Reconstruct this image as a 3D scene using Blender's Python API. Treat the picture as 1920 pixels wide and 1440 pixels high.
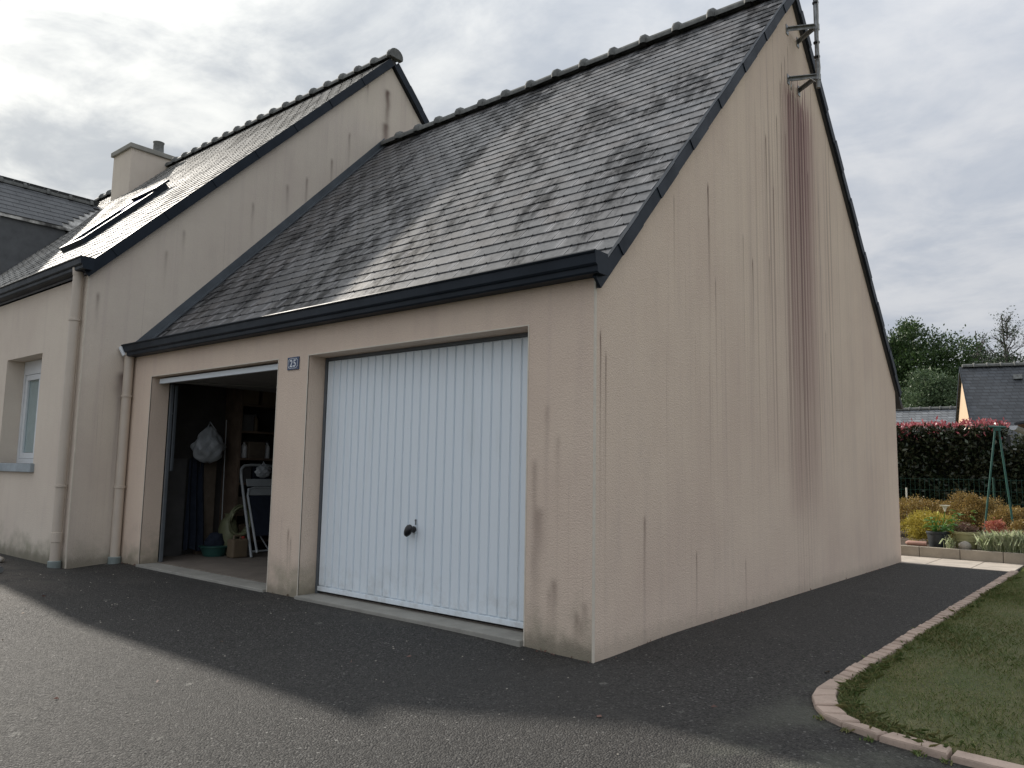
import bpy, bmesh, math, random
import numpy as np
from mathutils import Vector, Matrix, Euler

random.seed(7)
rng = np.random.default_rng(11)
S = bpy.context.scene
for o in list(bpy.data.objects):
    bpy.data.objects.remove(o)
COL = S.collection

# ------------------------------------------------------------------ camera
cam = bpy.data.cameras.new('camera')
camo = bpy.data.objects.new('camera', cam)
COL.objects.link(camo)
cam.sensor_fit = 'HORIZONTAL'
cam.sensor_width = 36.0
cam.lens = 36.0 * 1443.8 / 1920.0
cam.clip_end = 5000
R_ = Vector((0.769, 0.639, 0.018)); F_ = Vector((-0.6369, 0.7628, 0.112))
F_.normalize(); R_ = (R_ - F_ * R_.dot(F_)).normalized(); U_ = R_.cross(F_)
camo.matrix_world = Matrix(((R_.x, U_.x, -F_.x, 2.5943), (R_.y, U_.y, -F_.y, -3.8945),
                            (R_.z, U_.z, -F_.z, 1.0474), (0, 0, 0, 1)))
S.camera = camo
CAM = Vector((2.5943, -3.8945, 1.0474))

# ------------------------------------------------------------------ light
SUN = Vector((-1.72, 0.225, 1.0)).normalized()      # direction towards the sun
SUN_EL = math.asin(SUN.z)
SUN_AZ = math.atan2(SUN.x, SUN.y)
sl = bpy.data.lights.new('sun', 'SUN')
sl.energy = 4.0
sl.angle = math.radians(1.2)
sl.color = (1.0, 0.93, 0.83)
so = bpy.data.objects.new('sun', sl)
COL.objects.link(so)
so.rotation_euler = SUN.to_track_quat('Z', 'Y').to_euler()
so.location = (-30, 5, 30)

S.view_settings.view_transform = 'Standard'
S.view_settings.look = 'None'
S.view_settings.exposure = 0.2
S.view_settings.gamma = 1.0
S.view_settings.use_curve_mapping = False
S.cycles.use_denoising = True
S.cycles.max_bounces = 6
S.cycles.diffuse_bounces = 4
S.cycles.glossy_bounces = 3
S.cycles.transparent_max_bounces = 6


# ------------------------------------------------------------------ node helpers
class V:
    """a node socket with arithmetic"""
    def __init__(s, nt, sock):
        s.nt = nt; s.k = sock
    def _m(s, op, *a, clamp=False):
        n = s.nt.nodes.new('ShaderNodeMath'); n.operation = op; n.use_clamp = clamp
        for i, x in enumerate((s,) + a):
            if isinstance(x, V): s.nt.links.new(x.k, n.inputs[i])
            else: n.inputs[i].default_value = x
        return V(s.nt, n.outputs[0])
    def __add__(s, o): return s._m('ADD', o)
    def __sub__(s, o): return s._m('SUBTRACT', o)
    def __mul__(s, o): return s._m('MULTIPLY', o)
    def __truediv__(s, o): return s._m('DIVIDE', o)
    __radd__ = __add__; __rmul__ = __mul__
    def rsub(s, c): return (s * -1.0) + c
    def pw(s, e): return s._m('POWER', e)
    def exp(s): return s._m('EXPONENT')
    def abs(s): return s._m('ABSOLUTE')
    def min(s, o): return s._m('MINIMUM', o)
    def max(s, o): return s._m('MAXIMUM', o)
    def frac(s): return s._m('FRACT')
    def clamp(s): return s._m('ADD', 0.0, clamp=True)
    def step(s, a, b):
        n = s.nt.nodes.new('ShaderNodeMapRange'); n.interpolation_type = 'SMOOTHSTEP'
        s.nt.links.new(s.k, n.inputs[0])
        n.inputs[1].default_value = a; n.inputs[2].default_value = b
        return V(s.nt, n.outputs[0])
    def lin(s, a, b, c=0.0, d=1.0):
        n = s.nt.nodes.new('ShaderNodeMapRange'); n.clamp = True
        s.nt.links.new(s.k, n.inputs[0])
        for i, x in enumerate((a, b, c, d)): n.inputs[i + 1].default_value = x
        return V(s.nt, n.outputs[0])


def put(nt, inp, x):
    if isinstance(x, V): nt.links.new(x.k, inp)
    elif isinstance(x, tuple) and len(x) == 3 and len(inp.default_value) == 4: inp.default_value = (*x, 1)
    else: inp.default_value = x


class NT:
    def __init__(s, nt): s.nt = nt
    def pos(s):
        g = s.nt.nodes.new('ShaderNodeNewGeometry')
        sp = s.nt.nodes.new('ShaderNodeSeparateXYZ')
        s.nt.links.new(g.outputs['Position'], sp.inputs[0])
        s.P = V(s.nt, g.outputs['Position']); s.island = V(s.nt, g.outputs['Random Per Island'])
        s.N = V(s.nt, g.outputs['True Normal'])
        mp = s.nt.nodes.new('ShaderNodeMapping'); mp.inputs['Rotation'].default_value = (0.61, 0.43, 0.87)
        s.nt.links.new(g.outputs['Position'], mp.inputs[0]); s.PR = V(s.nt, mp.outputs[0])
        return [V(s.nt, sp.outputs[i]) for i in range(3)]
    def objrand(s):
        return V(s.nt, s.nt.nodes.new('ShaderNodeObjectInfo').outputs['Random'])
    def vec(s, x, y, z):
        n = s.nt.nodes.new('ShaderNodeCombineXYZ')
        for i, a in enumerate((x, y, z)): put(s.nt, n.inputs[i], a)
        return V(s.nt, n.outputs[0])
    def noise(s, v, scale=1.0, detail=3.0, rough=0.5, dist=0.0, color=False):
        n = s.nt.nodes.new('ShaderNodeTexNoise')
        if v is not None: put(s.nt, n.inputs['Vector'], v)
        n.inputs['Scale'].default_value = scale; n.inputs['Detail'].default_value = detail
        n.inputs['Roughness'].default_value = rough; n.inputs['Distortion'].default_value = dist
        return V(s.nt, n.outputs['Color' if color else 0])
    def voro(s, v, scale=1.0, feature='F1', color=False, rnd=1.0):
        n = s.nt.nodes.new('ShaderNodeTexVoronoi'); n.feature = feature
        put(s.nt, n.inputs['Vector'], v); n.inputs['Scale'].default_value = scale
        n.inputs['Randomness'].default_value = rnd
        if color:
            sp = s.nt.nodes.new('ShaderNodeSeparateColor')
            s.nt.links.new(n.outputs['Color'], sp.inputs[0])
            return V(s.nt, n.outputs['Distance']), V(s.nt, sp.outputs[0]), V(s.nt, sp.outputs[1])
        return V(s.nt, n.outputs['Distance'])
    def mix(s, f, a, b, mode='MIX'):
        n = s.nt.nodes.new('ShaderNodeMix'); n.data_type = 'RGBA'; n.blend_type = mode
        put(s.nt, n.inputs[0], f)
        for i, x in ((6, a), (7, b)):
            put(s.nt, n.inputs[i], x)
        return V(s.nt, n.outputs[2])
    def ramp(s, f, stops):
        n = s.nt.nodes.new('ShaderNodeValToRGB'); put(s.nt, n.inputs[0], f)
        e = n.color_ramp.elements
        while len(e) < len(stops): e.new(0.5)
        for i, (p, c) in enumerate(stops):
            e[i].position = p; e[i].color = (*c, 1) if len(c) == 3 else c
        return V(s.nt, n.outputs[0])
    def bump(s, h, strength=0.3, dist=0.01):
        n = s.nt.nodes.new('ShaderNodeBump')
        n.inputs['Strength'].default_value = strength; n.inputs['Distance'].default_value = dist
        put(s.nt, n.inputs['Height'], h)
        return V(s.nt, n.outputs[0])


def mat(name, col=(0.5, 0.5, 0.5), rough=0.7, fn=None, metal=0.0, spec=0.5):
    m = bpy.data.materials.new(name); m.use_nodes = True
    nt = m.node_tree; b = nt.nodes['Principled BSDF']
    b.inputs['Base Color'].default_value = (*col, 1); b.inputs['Roughness'].default_value = rough
    b.inputs['Metallic'].default_value = metal; b.inputs['Specular IOR Level'].default_value = spec
    if fn:
        for k, v in fn(NT(nt)).items(): put(nt, b.inputs[k], v)
    return m


# ------------------------------------------------------------------ sky
w = bpy.data.worlds.new('World'); S.world = w; w.use_nodes = True
nt = w.node_tree; q = NT(nt); bg = nt.nodes['Background']
tc = nt.nodes.new('ShaderNodeTexCoord')
sp = nt.nodes.new('ShaderNodeSeparateXYZ'); nt.links.new(tc.outputs['Generated'], sp.inputs[0])
dx, dy, dz = (V(nt, sp.outputs[i]) for i in range(3))
sky = nt.nodes.new('ShaderNodeTexSky'); sky.sky_type = 'NISHITA'; sky.sun_disc = False
sky.sun_elevation = SUN_EL; sky.sun_rotation = SUN_AZ
den = dz.max(0.0) + 0.16
px_, py_ = dx / den, dy / den
cv = q.vec(px_, py_, 0.0)
n1 = q.noise(cv, 1.45, 6, 0.55, 0.3)
n2 = q.noise(q.vec(px_ + 7.3, py_ * 1.2, 1.7), 3.1, 6, 0.62, 0.4)
sd = (dx * SUN.x + dy * SUN.y + dz * SUN.z).max(0.0)
glow = sd.pw(22.0)
wide = sd.pw(4.0)
cl = (n1 * 0.60 + n2 * 0.40).step(0.39, 0.60)
grey = q.mix(wide, (4.0, 4.35, 4.95), (3.6, 3.9, 4.25))
white = q.mix(wide, (5.4, 5.55, 5.85), (6.9, 7.0, 6.8))
cloud = q.mix(cl, grey, white)
cloud = q.mix((glow * (cl * 0.6 + 0.25)).clamp(), cloud, (11.0, 10.9, 10.3))
lift = dz.max(0.0) * dz.max(0.0) * 0.95 + 1.0            # overcast sky: brighter towards the zenith
cloud = q.mix(1.0, cloud, q.vec(lift, lift, lift), 'MULTIPLY')
hole = (n1 * 0.5 + n2 * 0.5).step(0.30, 0.20) * 0.5
skyc = q.mix(hole, cloud, V(nt, sky.outputs[0]))
nt.links.new(skyc.k, bg.inputs[0]); bg.inputs[1].default_value = 0.1

# ------------------------------------------------------------------ materials
def M_render(name, base, axis, algae=0.35, z0=0.5, contact_grime=0.5, band=None, single=(), streak=0.5, roof=None, slopew=0.0):
    def fn(q):
        x, y, z = q.pos(); h = y if axis == 'y' else x
        tone = q.noise(q.P, 1.1, 4, 0.6)
        grain = q.noise(q.PR, 140.0, 2, 0.6)
        med = q.noise(q.vec(x * 6.0, y * 6.0, z * 1.2), 1.0, 4, 0.6)
        c = q.mix(tone.step(0.3, 0.75), base, tuple(b * k for b, k in zip(base, (0.91, 0.89, 0.90))))
        c = q.mix(grain.lin(0.25, 0.85) * 0.30, c, tuple(b * 0.5 for b in base))
        c = q.mix(med.step(0.5, 0.8) * 0.14, c, (0.36, 0.31, 0.29))
        # thin run-off streaks with sharp heads and fading tails
        sx = q.noise(q.vec(h * 46.0, z * 0.22, 3.0), 1.0, 2, 0.7)
        top = q.noise(q.vec(h * 17.0, 0.0, 9.0), 1.0, 1, 0.5)
        if roof:
            zr = (h - roof[0]).abs() * -roof[2] + roof[1]
        else:
            zr = z * 0.0 + 2.3
        zt = zr - 0.15 - top.lin(0.3, 0.72, 0.0, 3.2)
        d = zt - z
        s1 = sx.step(0.56, 0.7) * d.step(0.0, 0.06) * ((d * -0.9).exp())
        broad = q.noise(q.vec(h * 9.0, z * 0.12, 5.0), 1.0, 3, 0.6).step(0.46, 0.72)
        pat = q.noise(q.vec(h * 1.3, z * 0.5, 41.0), 1.0, 3, 0.6).lin(0.35, 0.65, 0.25, 1.25)
        c = q.mix(broad * streak * 0.42 * pat, c, (0.37, 0.275, 0.295))
        c = q.mix((s1 * streak * 1.1 * pat).clamp(), c, (0.21, 0.145, 0.14))
        if band:
            y0, wd, za, zb = band
            t = z.lin(zb, za)
            u = (h - y0) / wd
            u2 = u * u
            core = ((u2 * u2) * -1.0).exp()
            ls = q.noise(q.vec(h * 42.0, z * 0.10, 1.0), 1.0, 3, 0.75).step(0.38, 0.62)
            l2 = q.noise(q.vec(h * 95.0, z * 0.16, 31.0), 1.0, 2, 0.7).step(0.42, 0.60)
            wide = ((u * u) * -0.16).exp() * q.noise(q.vec(h * 30.0, z * 0.1, 21.0), 1.0, 2, 0.7).step(0.48, 0.7)
            head = q.noise(q.vec(h * 30.0, 0.0, 2.0), 1.0, 1, 0.5).lin(0.3, 0.7, -0.35, 0.25) + za
            cut = (head - z).step(0.0, 0.12) * z.step(zb - 0.1, zb + 0.5)
            am = t * 0.66 + 0.18
            c = q.mix((core * (ls * 0.34 + l2 * 0.30 + 0.36) * cut * am * 1.3).clamp(), c, (0.215, 0.100, 0.112))
            head2 = q.noise(q.vec(h * 24.0, 0.0, 12.0), 1.0, 1, 0.5).lin(0.3, 0.7, -1.7, 0.7) + za
            c = q.mix((wide * (head2 - z).step(0.0, 0.1) * z.step(zb, zb + 1.4) * 0.75).clamp(), c, (0.17, 0.105, 0.10))
        for (hh, za, ln, wd, am) in single:
            wv = q.noise(q.vec(z * 3.0, hh, 0.0), 1.0, 2, 0.6).lin(0.3, 0.7, -0.4, 0.4)
            u = (h - hh) / wd + wv
            d = z.rsub(za)
            c = q.mix(((u * u * -1.0).exp() * d.step(0.0, 0.08) * ((d / -ln).exp()) * am).clamp(), c, (0.085, 0.042, 0.036))
        al = q.noise(q.P, 3.2, 5, 0.65)
        lo = (z.lin(z0, -0.05) * 0.55 + al * 0.9).step(0.62, 1.1)
        c = q.mix(lo * algae, c, (0.22, 0.215, 0.15))
        gr = q.noise(q.PR, 14.0, 4, 0.7)
        c = q.mix(((z * -1.0 + gr * 0.16).step(-0.01, 0.10)) * contact_grime, c, (0.16, 0.145, 0.11))  # contact shade along the wall base, painted in together with splash dirt
        hgt = q.noise(q.PR, 85.0, 3, 0.65)
        pits = q.voro(q.PR, 110.0)
        return {'Base Color': c, 'Roughness': 0.92, 'Normal': q.bump(hgt + pits * 0.5, 0.55, 0.006)}
    return mat(name, fn=fn, spec=0.2)


BEIGE = (0.77, 0.633, 0.512)
m_front = M_render('render_front', BEIGE, 'x', algae=0.7, z0=0.55, streak=0.22,
                   single=[(-0.42, 0.85, 0.40, .040, .45), (-0.12, 0.24, 0.14, .022, .7), (-0.45, 1.15, 0.6, .022, .35), (-0.09, 0.20, 0.10, .014, .6),
                           (-0.29, 0.42, 0.20, .026, .65), (-0.33, 0.36, 0.16, .018, .4), (-0.27, 1.3, 0.2, .02, .3), (-0.36, 1.5, 0.3, .02, .3),
                           (-3.10, 0.55, 0.16, .014, .8), (-3.06, 0.48, 0.14, .012, .6), (-0.06, 0.3, 0.1, .02, .6)])
m_gable = M_render('render_gable', BEIGE, 'y', algae=0.12, z0=0.3, streak=0.36, contact_grime=0.22,
                   band=(3.68, 0.42, 4.98, 0.45), roof=(3.5524, 5.885, 1.043),
                   single=[(1.585, 3.36, 0.32, .010, 1.3), (1.60, 3.1, 0.5, .012, .5), (2.447, 2.95, 0.40, .010, .95),
                           (1.70, 2.62, 0.5, .008, .6), (2.80, 4.20, 0.75, .011, .95), (2.83, 3.05, 0.4, .010, .7),
                           (3.40, 4.85, 2.4, .016, .75), (3.47, 4.9, 2.0, .012, .8), (3.54, 4.92, 2.6, .017, .85), (3.61, 4.9, 2.2, .012, .75), (3.68, 4.9, 2.6, .016, .85),
                           (3.76, 4.7, 2.2, .012, .7), (3.83, 4.85, 1.9, .015, .75), (3.92, 4.2, 1.6, .012, .7), (3.30, 4.4, 1.6, .010, .6), (3.24, 5.1, .9, .009, .7), (3.33, 5.2, 1.0, .008, .7), (3.42, 5.35, .7, .007, .6),
                           (2.96, 3.75, 0.6, .009, .7), (0.06, 1.95, 0.5, .008, .9), (0.12, 1.82, 0.6, .008, .7),
                           (1.02, 3.1, 0.4, .008, .5), (2.25, 3.12, 0.35, .008, .6), (3.08, 4.5, 1.0, .012, .7),
                           (3.2, 4.9, 1.1, .010, .7), (4.35, 2.6, 0.5, .010, .6), (4.5, 2.4, .6, .010, .5),
                           (0.59, 0.80, 0.4, .016, .6), (1.33, 0.52, 0.3, .010, .7), (2.2, 0.4, 0.3, .01, .5)])
m_house = M_render('render_house', (0.735, 0.655, 0.555), 'y', algae=0.5, z0=0.5, streak=0.36, roof=(3.657, 7.3, 1.01),
                   single=[(3.60, 6.95, 0.55, .05, 1.0), (3.58, 6.4, 0.5, .06, .8), (3.2, 6.9, 0.12, .02, .8),
                           (1.9, 4.9, 0.2, .025, .6), (1.4, 4.5, 0.2, .02, .6), (2.6, 5.5, .3, .02, .7), (2.9, 6.0, .3, .02, .6),
                           (0.5, 3.9, 0.15, .02, .6), (0.3, 3.6, .2, .02, .5), (-0.42, 2.95, .15, .02, .8), (-0.1, 2.1, .3, .06, .9), (2.2, 5.1, .4, .02, .6)])
m_housefront = M_render('render_house_front', (0.735, 0.655, 0.555), 'x', algae=0.75, z0=0.45, streak=0.15)


def f_slate(dark, light, warm, ro=0.31, sp=0.55):
    def fn(q):
        x, y, z = q.pos()
        r = (q.island + q.objrand() * 0.73).frac()
        r2 = (r * 7.31).frac()
        c = q.mix(r, dark, light)
        c = q.mix(r2.step(0.6, 1.0) * 0.5, c, warm)
        big = q.noise(q.vec(x * 2.3 + y * 0.5, y * 0.85, z * 0.6), 1.0, 6, 0.75)
        c = q.mix(big.step(0.47, 0.60) * 0.9, c, tuple(k * 0.30 for k in dark))
        pale = q.noise(q.vec(x * 9.0, y * 3.5, z * 3.5), 1.0, 4, 0.65)
        uvn = q.nt.nodes.new('ShaderNodeUVMap'); us = q.nt.nodes.new('ShaderNodeSeparateXYZ'); q.nt.links.new(uvn.outputs[0], us.inputs[0])
        eu = (V(q.nt, us.outputs[0]) - 0.5).abs()
        pn = q.noise(q.vec(x * 3.1, y * 2.2, z * 2.2), 1.0, 3, 0.6)
        c = q.mix(pale.step(0.55, 0.72) * 0.35, c, tuple(k * 1.8 for k in light))
        c = q.mix((eu.step(0.20, 0.5) * 0.4 + eu.step(0.42, 0.49) * 0.6) * pn.step(0.36, 0.58) * 0.9, c, tuple(k * 2.6 for k in light))
        sp_ = q.noise(q.P, 60.0, 3, 0.7)
        c = q.mix(sp_.step(0.62, 0.72) * 0.5, c, (0.03, 0.03, 0.028))
        mott = q.noise(q.PR, 17.0, 5, 0.7)
        c = q.mix(mott.step(0.45, 0.7) * 0.5, c, tuple(k * 0.5 for k in dark))
        hb = q.noise(q.PR, 38.0, 4, 0.6)
        return {'Base Color': c, 'Roughness': (big * 0.2 + r * 0.12 + ro), 'Specular IOR Level': ((big.step(0.46, 0.60) * 0.75 + mott.step(0.4, 0.7) * 0.35).rsub(1.0)).max(0.08) * sp, 'Normal': q.bump(hb, 0.25, 0.004)}
    return fn


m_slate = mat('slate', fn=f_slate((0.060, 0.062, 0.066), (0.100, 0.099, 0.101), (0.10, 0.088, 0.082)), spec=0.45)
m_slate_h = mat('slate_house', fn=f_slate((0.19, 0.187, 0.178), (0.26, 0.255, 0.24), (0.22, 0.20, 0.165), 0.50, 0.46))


def simple(col, var=0.15, scale=8.0, rough=0.6, bs=0.15, bd=0.004, bscale=40.0):
    def fn(q):
        q.pos()
        n = q.noise(q.P, scale, 5, 0.62)
        c = q.mix(n.lin(0.25, 0.75), tuple(k * (1 + var) for k in col), tuple(k * (1 - var * 1.6) for k in col))
        c = q.mix(q.objrand() * 0.22, c, tuple(k * 0.7 for k in col))
        return {'Base Color': c, 'Roughness': n.lin(0.2, 0.8, rough - 0.08, rough + 0.1), 'Normal': q.bump(q.noise(q.P, bscale, 3), bs, bd)}
    return fn


m_slate_d = mat('slate_dormer', fn=simple((0.12, 0.125, 0.13), .15, 3, 0.6), spec=0.3)
m_deck = mat('roof_deck', fn=simple((0.05, 0.05, 0.055)))
m_ridge = mat('ridge_clay', fn=simple((0.135, 0.138, 0.13), .3, 14, 0.75))
m_zinc = mat('dark_metal', fn=simple((0.014, 0.021, 0.031), .15, 5, 0.5, .03), spec=0.2)
m_flash = mat('zinc_flashing', fn=simple((0.10, 0.115, 0.13), .2, 5, 0.45, .05), metal=0.3)
m_pvc = mat('sand_pvc', fn=simple((0.56, 0.49, 0.41), .06, 4, 0.45, .02))
m_pvcgrey = mat('grey_socket', fn=simple((0.22, 0.26, 0.25), .15, 12, 0.6))
m_bead = mat('pvc_bead', fn=simple((0.68, 0.62, 0.52), .08, 9, 0.55))
def f_white(q):
    x, y, z = q.pos()
    n = q.noise(q.vec(x * 8, y * 8, z * 1.4), 1.0, 5, 0.65)
    c = q.mix(n.step(0.5, 0.85) * 0.5, (0.78, 0.85, 0.90), (0.62, 0.67, 0.68))
    d = q.noise(q.P, 5.0, 5, 0.7)
    c = q.mix(z.lin(0.35, 0.0) * d.step(0.42, 0.7) * 0.5, c, (0.40, 0.38, 0.33))
    c = q.mix(q.noise(q.P, 26.0, 4, .7).step(0.68, 0.76) * 0.35, c, (0.35, 0.33, 0.3))
    return {'Base Color': c, 'Roughness': n.lin(0.2, 0.8, 0.34, 0.46)}
m_white = mat('white_door_paint', fn=f_white)
m_frame = mat('grey_frame', fn=simple((0.12, 0.135, 0.15), .15, 6, 0.5))
m_upvc = mat('white_upvc', fn=simple((0.72, 0.75, 0.77), .05, 6, 0.35, .02))
m_doorin = mat('door_inside_shaded', fn=simple((0.22, 0.22, 0.21), .1, 5, 0.6))  # shade on the white door's underside put into a darker grey
m_black = mat('black_plastic', fn=simple((0.012, 0.012, 0.014), .2, 20, 0.3, .03))
def f_conc(col, z=0.0):
    def fn(q):
        q.pos()
        n = q.noise(q.P, 3.5, 6, 0.68); s_ = q.noise(q.P, 110, 2, 0.6)
        c = q.mix(n.lin(0.28, 0.72), tuple(k * 1.12 for k in col), tuple(k * 0.62 for k in col))
        c = q.mix(s_.step(0.55, 0.75) * 0.45, c, tuple(k * 0.45 for k in col))
        c = q.mix(q.objrand() * 0.25, c, tuple(k * 0.75 for k in col))
        return {'Base Color': c, 'Roughness': 0.9, 'Normal': q.bump(s_ + n, 0.35, 0.004)}
    return fn
m_conc = mat('concrete', fn=f_conc((0.33, 0.32, 0.285)))
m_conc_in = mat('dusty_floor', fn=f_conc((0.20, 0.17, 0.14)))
m_wallblock = mat('low_wall_concrete', fn=f_conc((0.40, 0.35, 0.28)))
m_slab = mat('paving_slab', fn=f_conc((0.52, 0.46, 0.39)))
m_kerb = mat('kerb_brick', fn=f_conc((0.50, 0.385, 0.31)))
m_mortar = mat('mortar', fn=f_conc((0.075, 0.068, 0.058)))
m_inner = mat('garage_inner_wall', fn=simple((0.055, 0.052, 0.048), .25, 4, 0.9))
m_galv = mat('galvanised_steel', fn=simple((0.30, 0.31, 0.31), .35, 16, 0.5), metal=0.6)
m_cable = mat('grey_cable', fn=simple((0.40, 0.40, 0.38), .1, 10, 0.5))
m_green_metal = mat('green_metal', fn=simple((0.035, 0.12, 0.10), .2, 6, 0.42))
m_wire = mat('green_wire', fn=simple((0.03, 0.095, 0.07), .2, 6, 0.5))
m_bark = mat('bark', fn=simple((0.075, 0.06, 0.048), .35, 5, 0.95, .6, .02, 14))
m_bare = mat('grey_bark', fn=simple((0.11, 0.10, 0.095), .3, 3, 0.95))
m_soil = mat('soil', fn=simple((0.085, 0.062, 0.045), .4, 9, 0.98, .8, .03, 25))
m_peach = mat('peach_render', fn=simple((0.66, 0.48, 0.33), .06, 2, 0.9))
m_wood = mat('brown_wood', fn=simple((0.12, 0.085, 0.06), .3, 7, 0.75))
m_soffit = mat('soffit_timber', fn=simple((0.26, 0.14, 0.085), .3, 7, 0.75))
m_board = mat('brown_board', fn=simple((0.12, 0.095, 0.07), .25, 5, 0.8))
m_grayboard = mat('grey_board', fn=simple((0.085, 0.085, 0.085), .2, 4, 0.8))
m_navy = mat('navy_fabric', fn=simple((0.012, 0.019, 0.036), .2, 12, 0.9))
m_steelw = mat('white_tube', fn=simple((0.33, 0.36, 0.37), .1, 9, 0.35))
m_bag = mat('white_plastic_bag', fn=simple((0.36, 0.39, 0.41), .12, 20, 0.35, .5, .01, 30))
m_basin = mat('green_plastic', fn=simple((0.03, 0.10, 0.085), .15, 6, 0.4))
m_can = mat('tan_plastic', fn=simple((0.17, 0.13, 0.085), .12, 6, 0.5))
m_hose = mat('hose_green', fn=simple((0.17, 0.18, 0.10), .2, 8, 0.5))
m_pot_black = mat('black_pot', fn=simple((0.028, 0.036, 0.042), .2, 10, 0.5))
m_pot_olive = mat('olive_pot', fn=simple((0.36, 0.345, 0.17), .14, 6, 0.6))
m_clay = mat('pink_clay', fn=simple((0.42, 0.25, 0.20), .15, 9, 0.8))
m_stone = mat('pale_stone', fn=f_conc((0.38, 0.35, 0.30)))
m_enamel = mat('blue_enamel', fn=simple((0.018, 0.045, 0.12), .08, 20, 0.25, .02))
m_enamelw = mat('white_enamel', fn=simple((0.72, 0.76, 0.80), .04, 20, 0.25, .02))
m_glass = bpy.data.materials.new('window_glass'); m_glass.use_nodes = True
_n = m_glass.node_tree; _n.nodes.remove(_n.nodes['Principled BSDF'])
_t = _n.nodes.new('ShaderNodeBsdfTransparent'); _g = _n.nodes.new('ShaderNodeBsdfGlossy'); _g.inputs['Roughness'].default_value = .03
_t.inputs[0].default_value = (.82, .86, .86, 1)
_f = _n.nodes.new('ShaderNodeLayerWeight'); _f.inputs[0].default_value = .25; _m = _n.nodes.new('ShaderNodeMixShader')
_k = (V(_n, _f.outputs[1]).pw(3.0) * 0.75 + 0.05).clamp(); _n.links.new(_k.k, _m.inputs[0]); _n.links.new(_t.outputs[0], _m.inputs[1]); _n.links.new(_g.outputs[0], _m.inputs[2]); _n.links.new(_m.outputs[0], _n.nodes['Material Output'].inputs[0])
m_curtain = mat('net_curtain', fn=simple((0.80, 0.82, 0.82), .1, 5, 0.9))
m_red = mat('red_plastic', fn=simple((0.35, 0.04, 0.03), .1, 8, 0.5))
m_blue = mat('blue_blind', fn=simple((0.03, 0.06, 0.30), .1, 8, 0.7))
m_petal = mat('white_petal', fn=simple((0.78, 0.76, 0.66), .05, 20, 0.5))
m_yellow = mat('yellow_petal', fn=simple((0.65, 0.60, 0.12), .05, 20, 0.5))


def leafmat(name, stops, rough=0.5, trans=0.25):
    m = bpy.data.materials.new(name); m.use_nodes = True
    nt = m.node_tree; q = NT(nt); q.pos()
    b = nt.nodes['Principled BSDF']; out = nt.nodes['Material Output']
    k = len(stops)
    r = (q.island * 0.65 + q.noise(q.P, 2.2, 3, 0.6) * 0.7 - 0.17).clamp()
    c = q.ramp(r, [((i + 0.0) / max(1, k - 1), s_) for i, s_ in enumerate(stops)])
    nt.links.new(c.k, b.inputs['Base Color']); b.inputs['Roughness'].default_value = rough
    b.inputs['Specular IOR Level'].default_value = 0.4
    t = nt.nodes.new('ShaderNodeBsdfTranslucent'); nt.links.new(c.k, t.inputs[0])
    mx = nt.nodes.new('ShaderNodeMixShader'); mx.inputs[0].default_value = trans
    nt.links.new(b.outputs[0], mx.inputs[1]); nt.links.new(t.outputs[0], mx.inputs[2])
    nt.links.new(mx.outputs[0], out.inputs[0])
    return m


lf_hedge = leafmat('hedge_leaf', [(0.018, 0.03, 0.016), (0.03, 0.045, 0.02), (0.05, 0.05, 0.028), (0.045, 0.07, 0.03)], 0.28, 0.1)
lf_red = leafmat('red_shoot', [(0.30, 0.055, 0.07), (0.44, 0.11, 0.13), (0.52, 0.22, 0.22)], 0.4, 0.3)
lf_oak = leafmat('oak_leaf', [(0.028, 0.05, 0.018), (0.045, 0.085, 0.026), (0.075, 0.12, 0.035)], 0.5, 0.2)
lf_pale = leafmat('pale_leaf', [(0.06, 0.10, 0.05), (0.10, 0.15, 0.075), (0.14, 0.18, 0.10)], 0.5, 0.25)
lf_far = leafmat('far_leaf', [(0.03, 0.055, 0.032), (0.05, 0.08, 0.04), (0.06, 0.10, 0.045)], 0.6, 0.2)
lf_gold = leafmat('golden_leaf', [(0.15, 0.14, 0.03), (0.42, 0.35, 0.06), (0.58, 0.47, 0.10)], 0.5, 0.3)
lf_orange = leafmat('orange_leaf', [(0.09, 0.09, 0.03), (0.23, 0.155, 0.05), (0.36, 0.235, 0.075), (0.33, 0.31, 0.08)], 0.5, 0.3)
lf_coral = leafmat('coral_leaf', [(0.30, 0.11, 0.08), (0.50, 0.16, 0.12), (0.42, 0.24, 0.10)], 0.5, 0.3)
lf_green = leafmat('arum_leaf', [(0.04, 0.11, 0.025), (0.09, 0.22, 0.045), (0.24, 0.40, 0.06)], 0.35, 0.3)
lf_brown = leafmat('brown_leaf', [(0.10, 0.06, 0.05), (0.20, 0.11, 0.09), (0.13, 0.12, 0.06)], 0.6, 0.2)
lf_varieg = leafmat('variegated_blade', [(0.42, 0.52, 0.25), (0.70, 0.76, 0.50), (0.82, 0.84, 0.66)], 0.5, 0.45)
lf_grass = leafmat('grass_blade', [(0.11, 0.175, 0.055), (0.165, 0.23, 0.07), (0.28, 0.29, 0.12), (0.46, 0.39, 0.21)], 0.6, 0.4)


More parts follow.
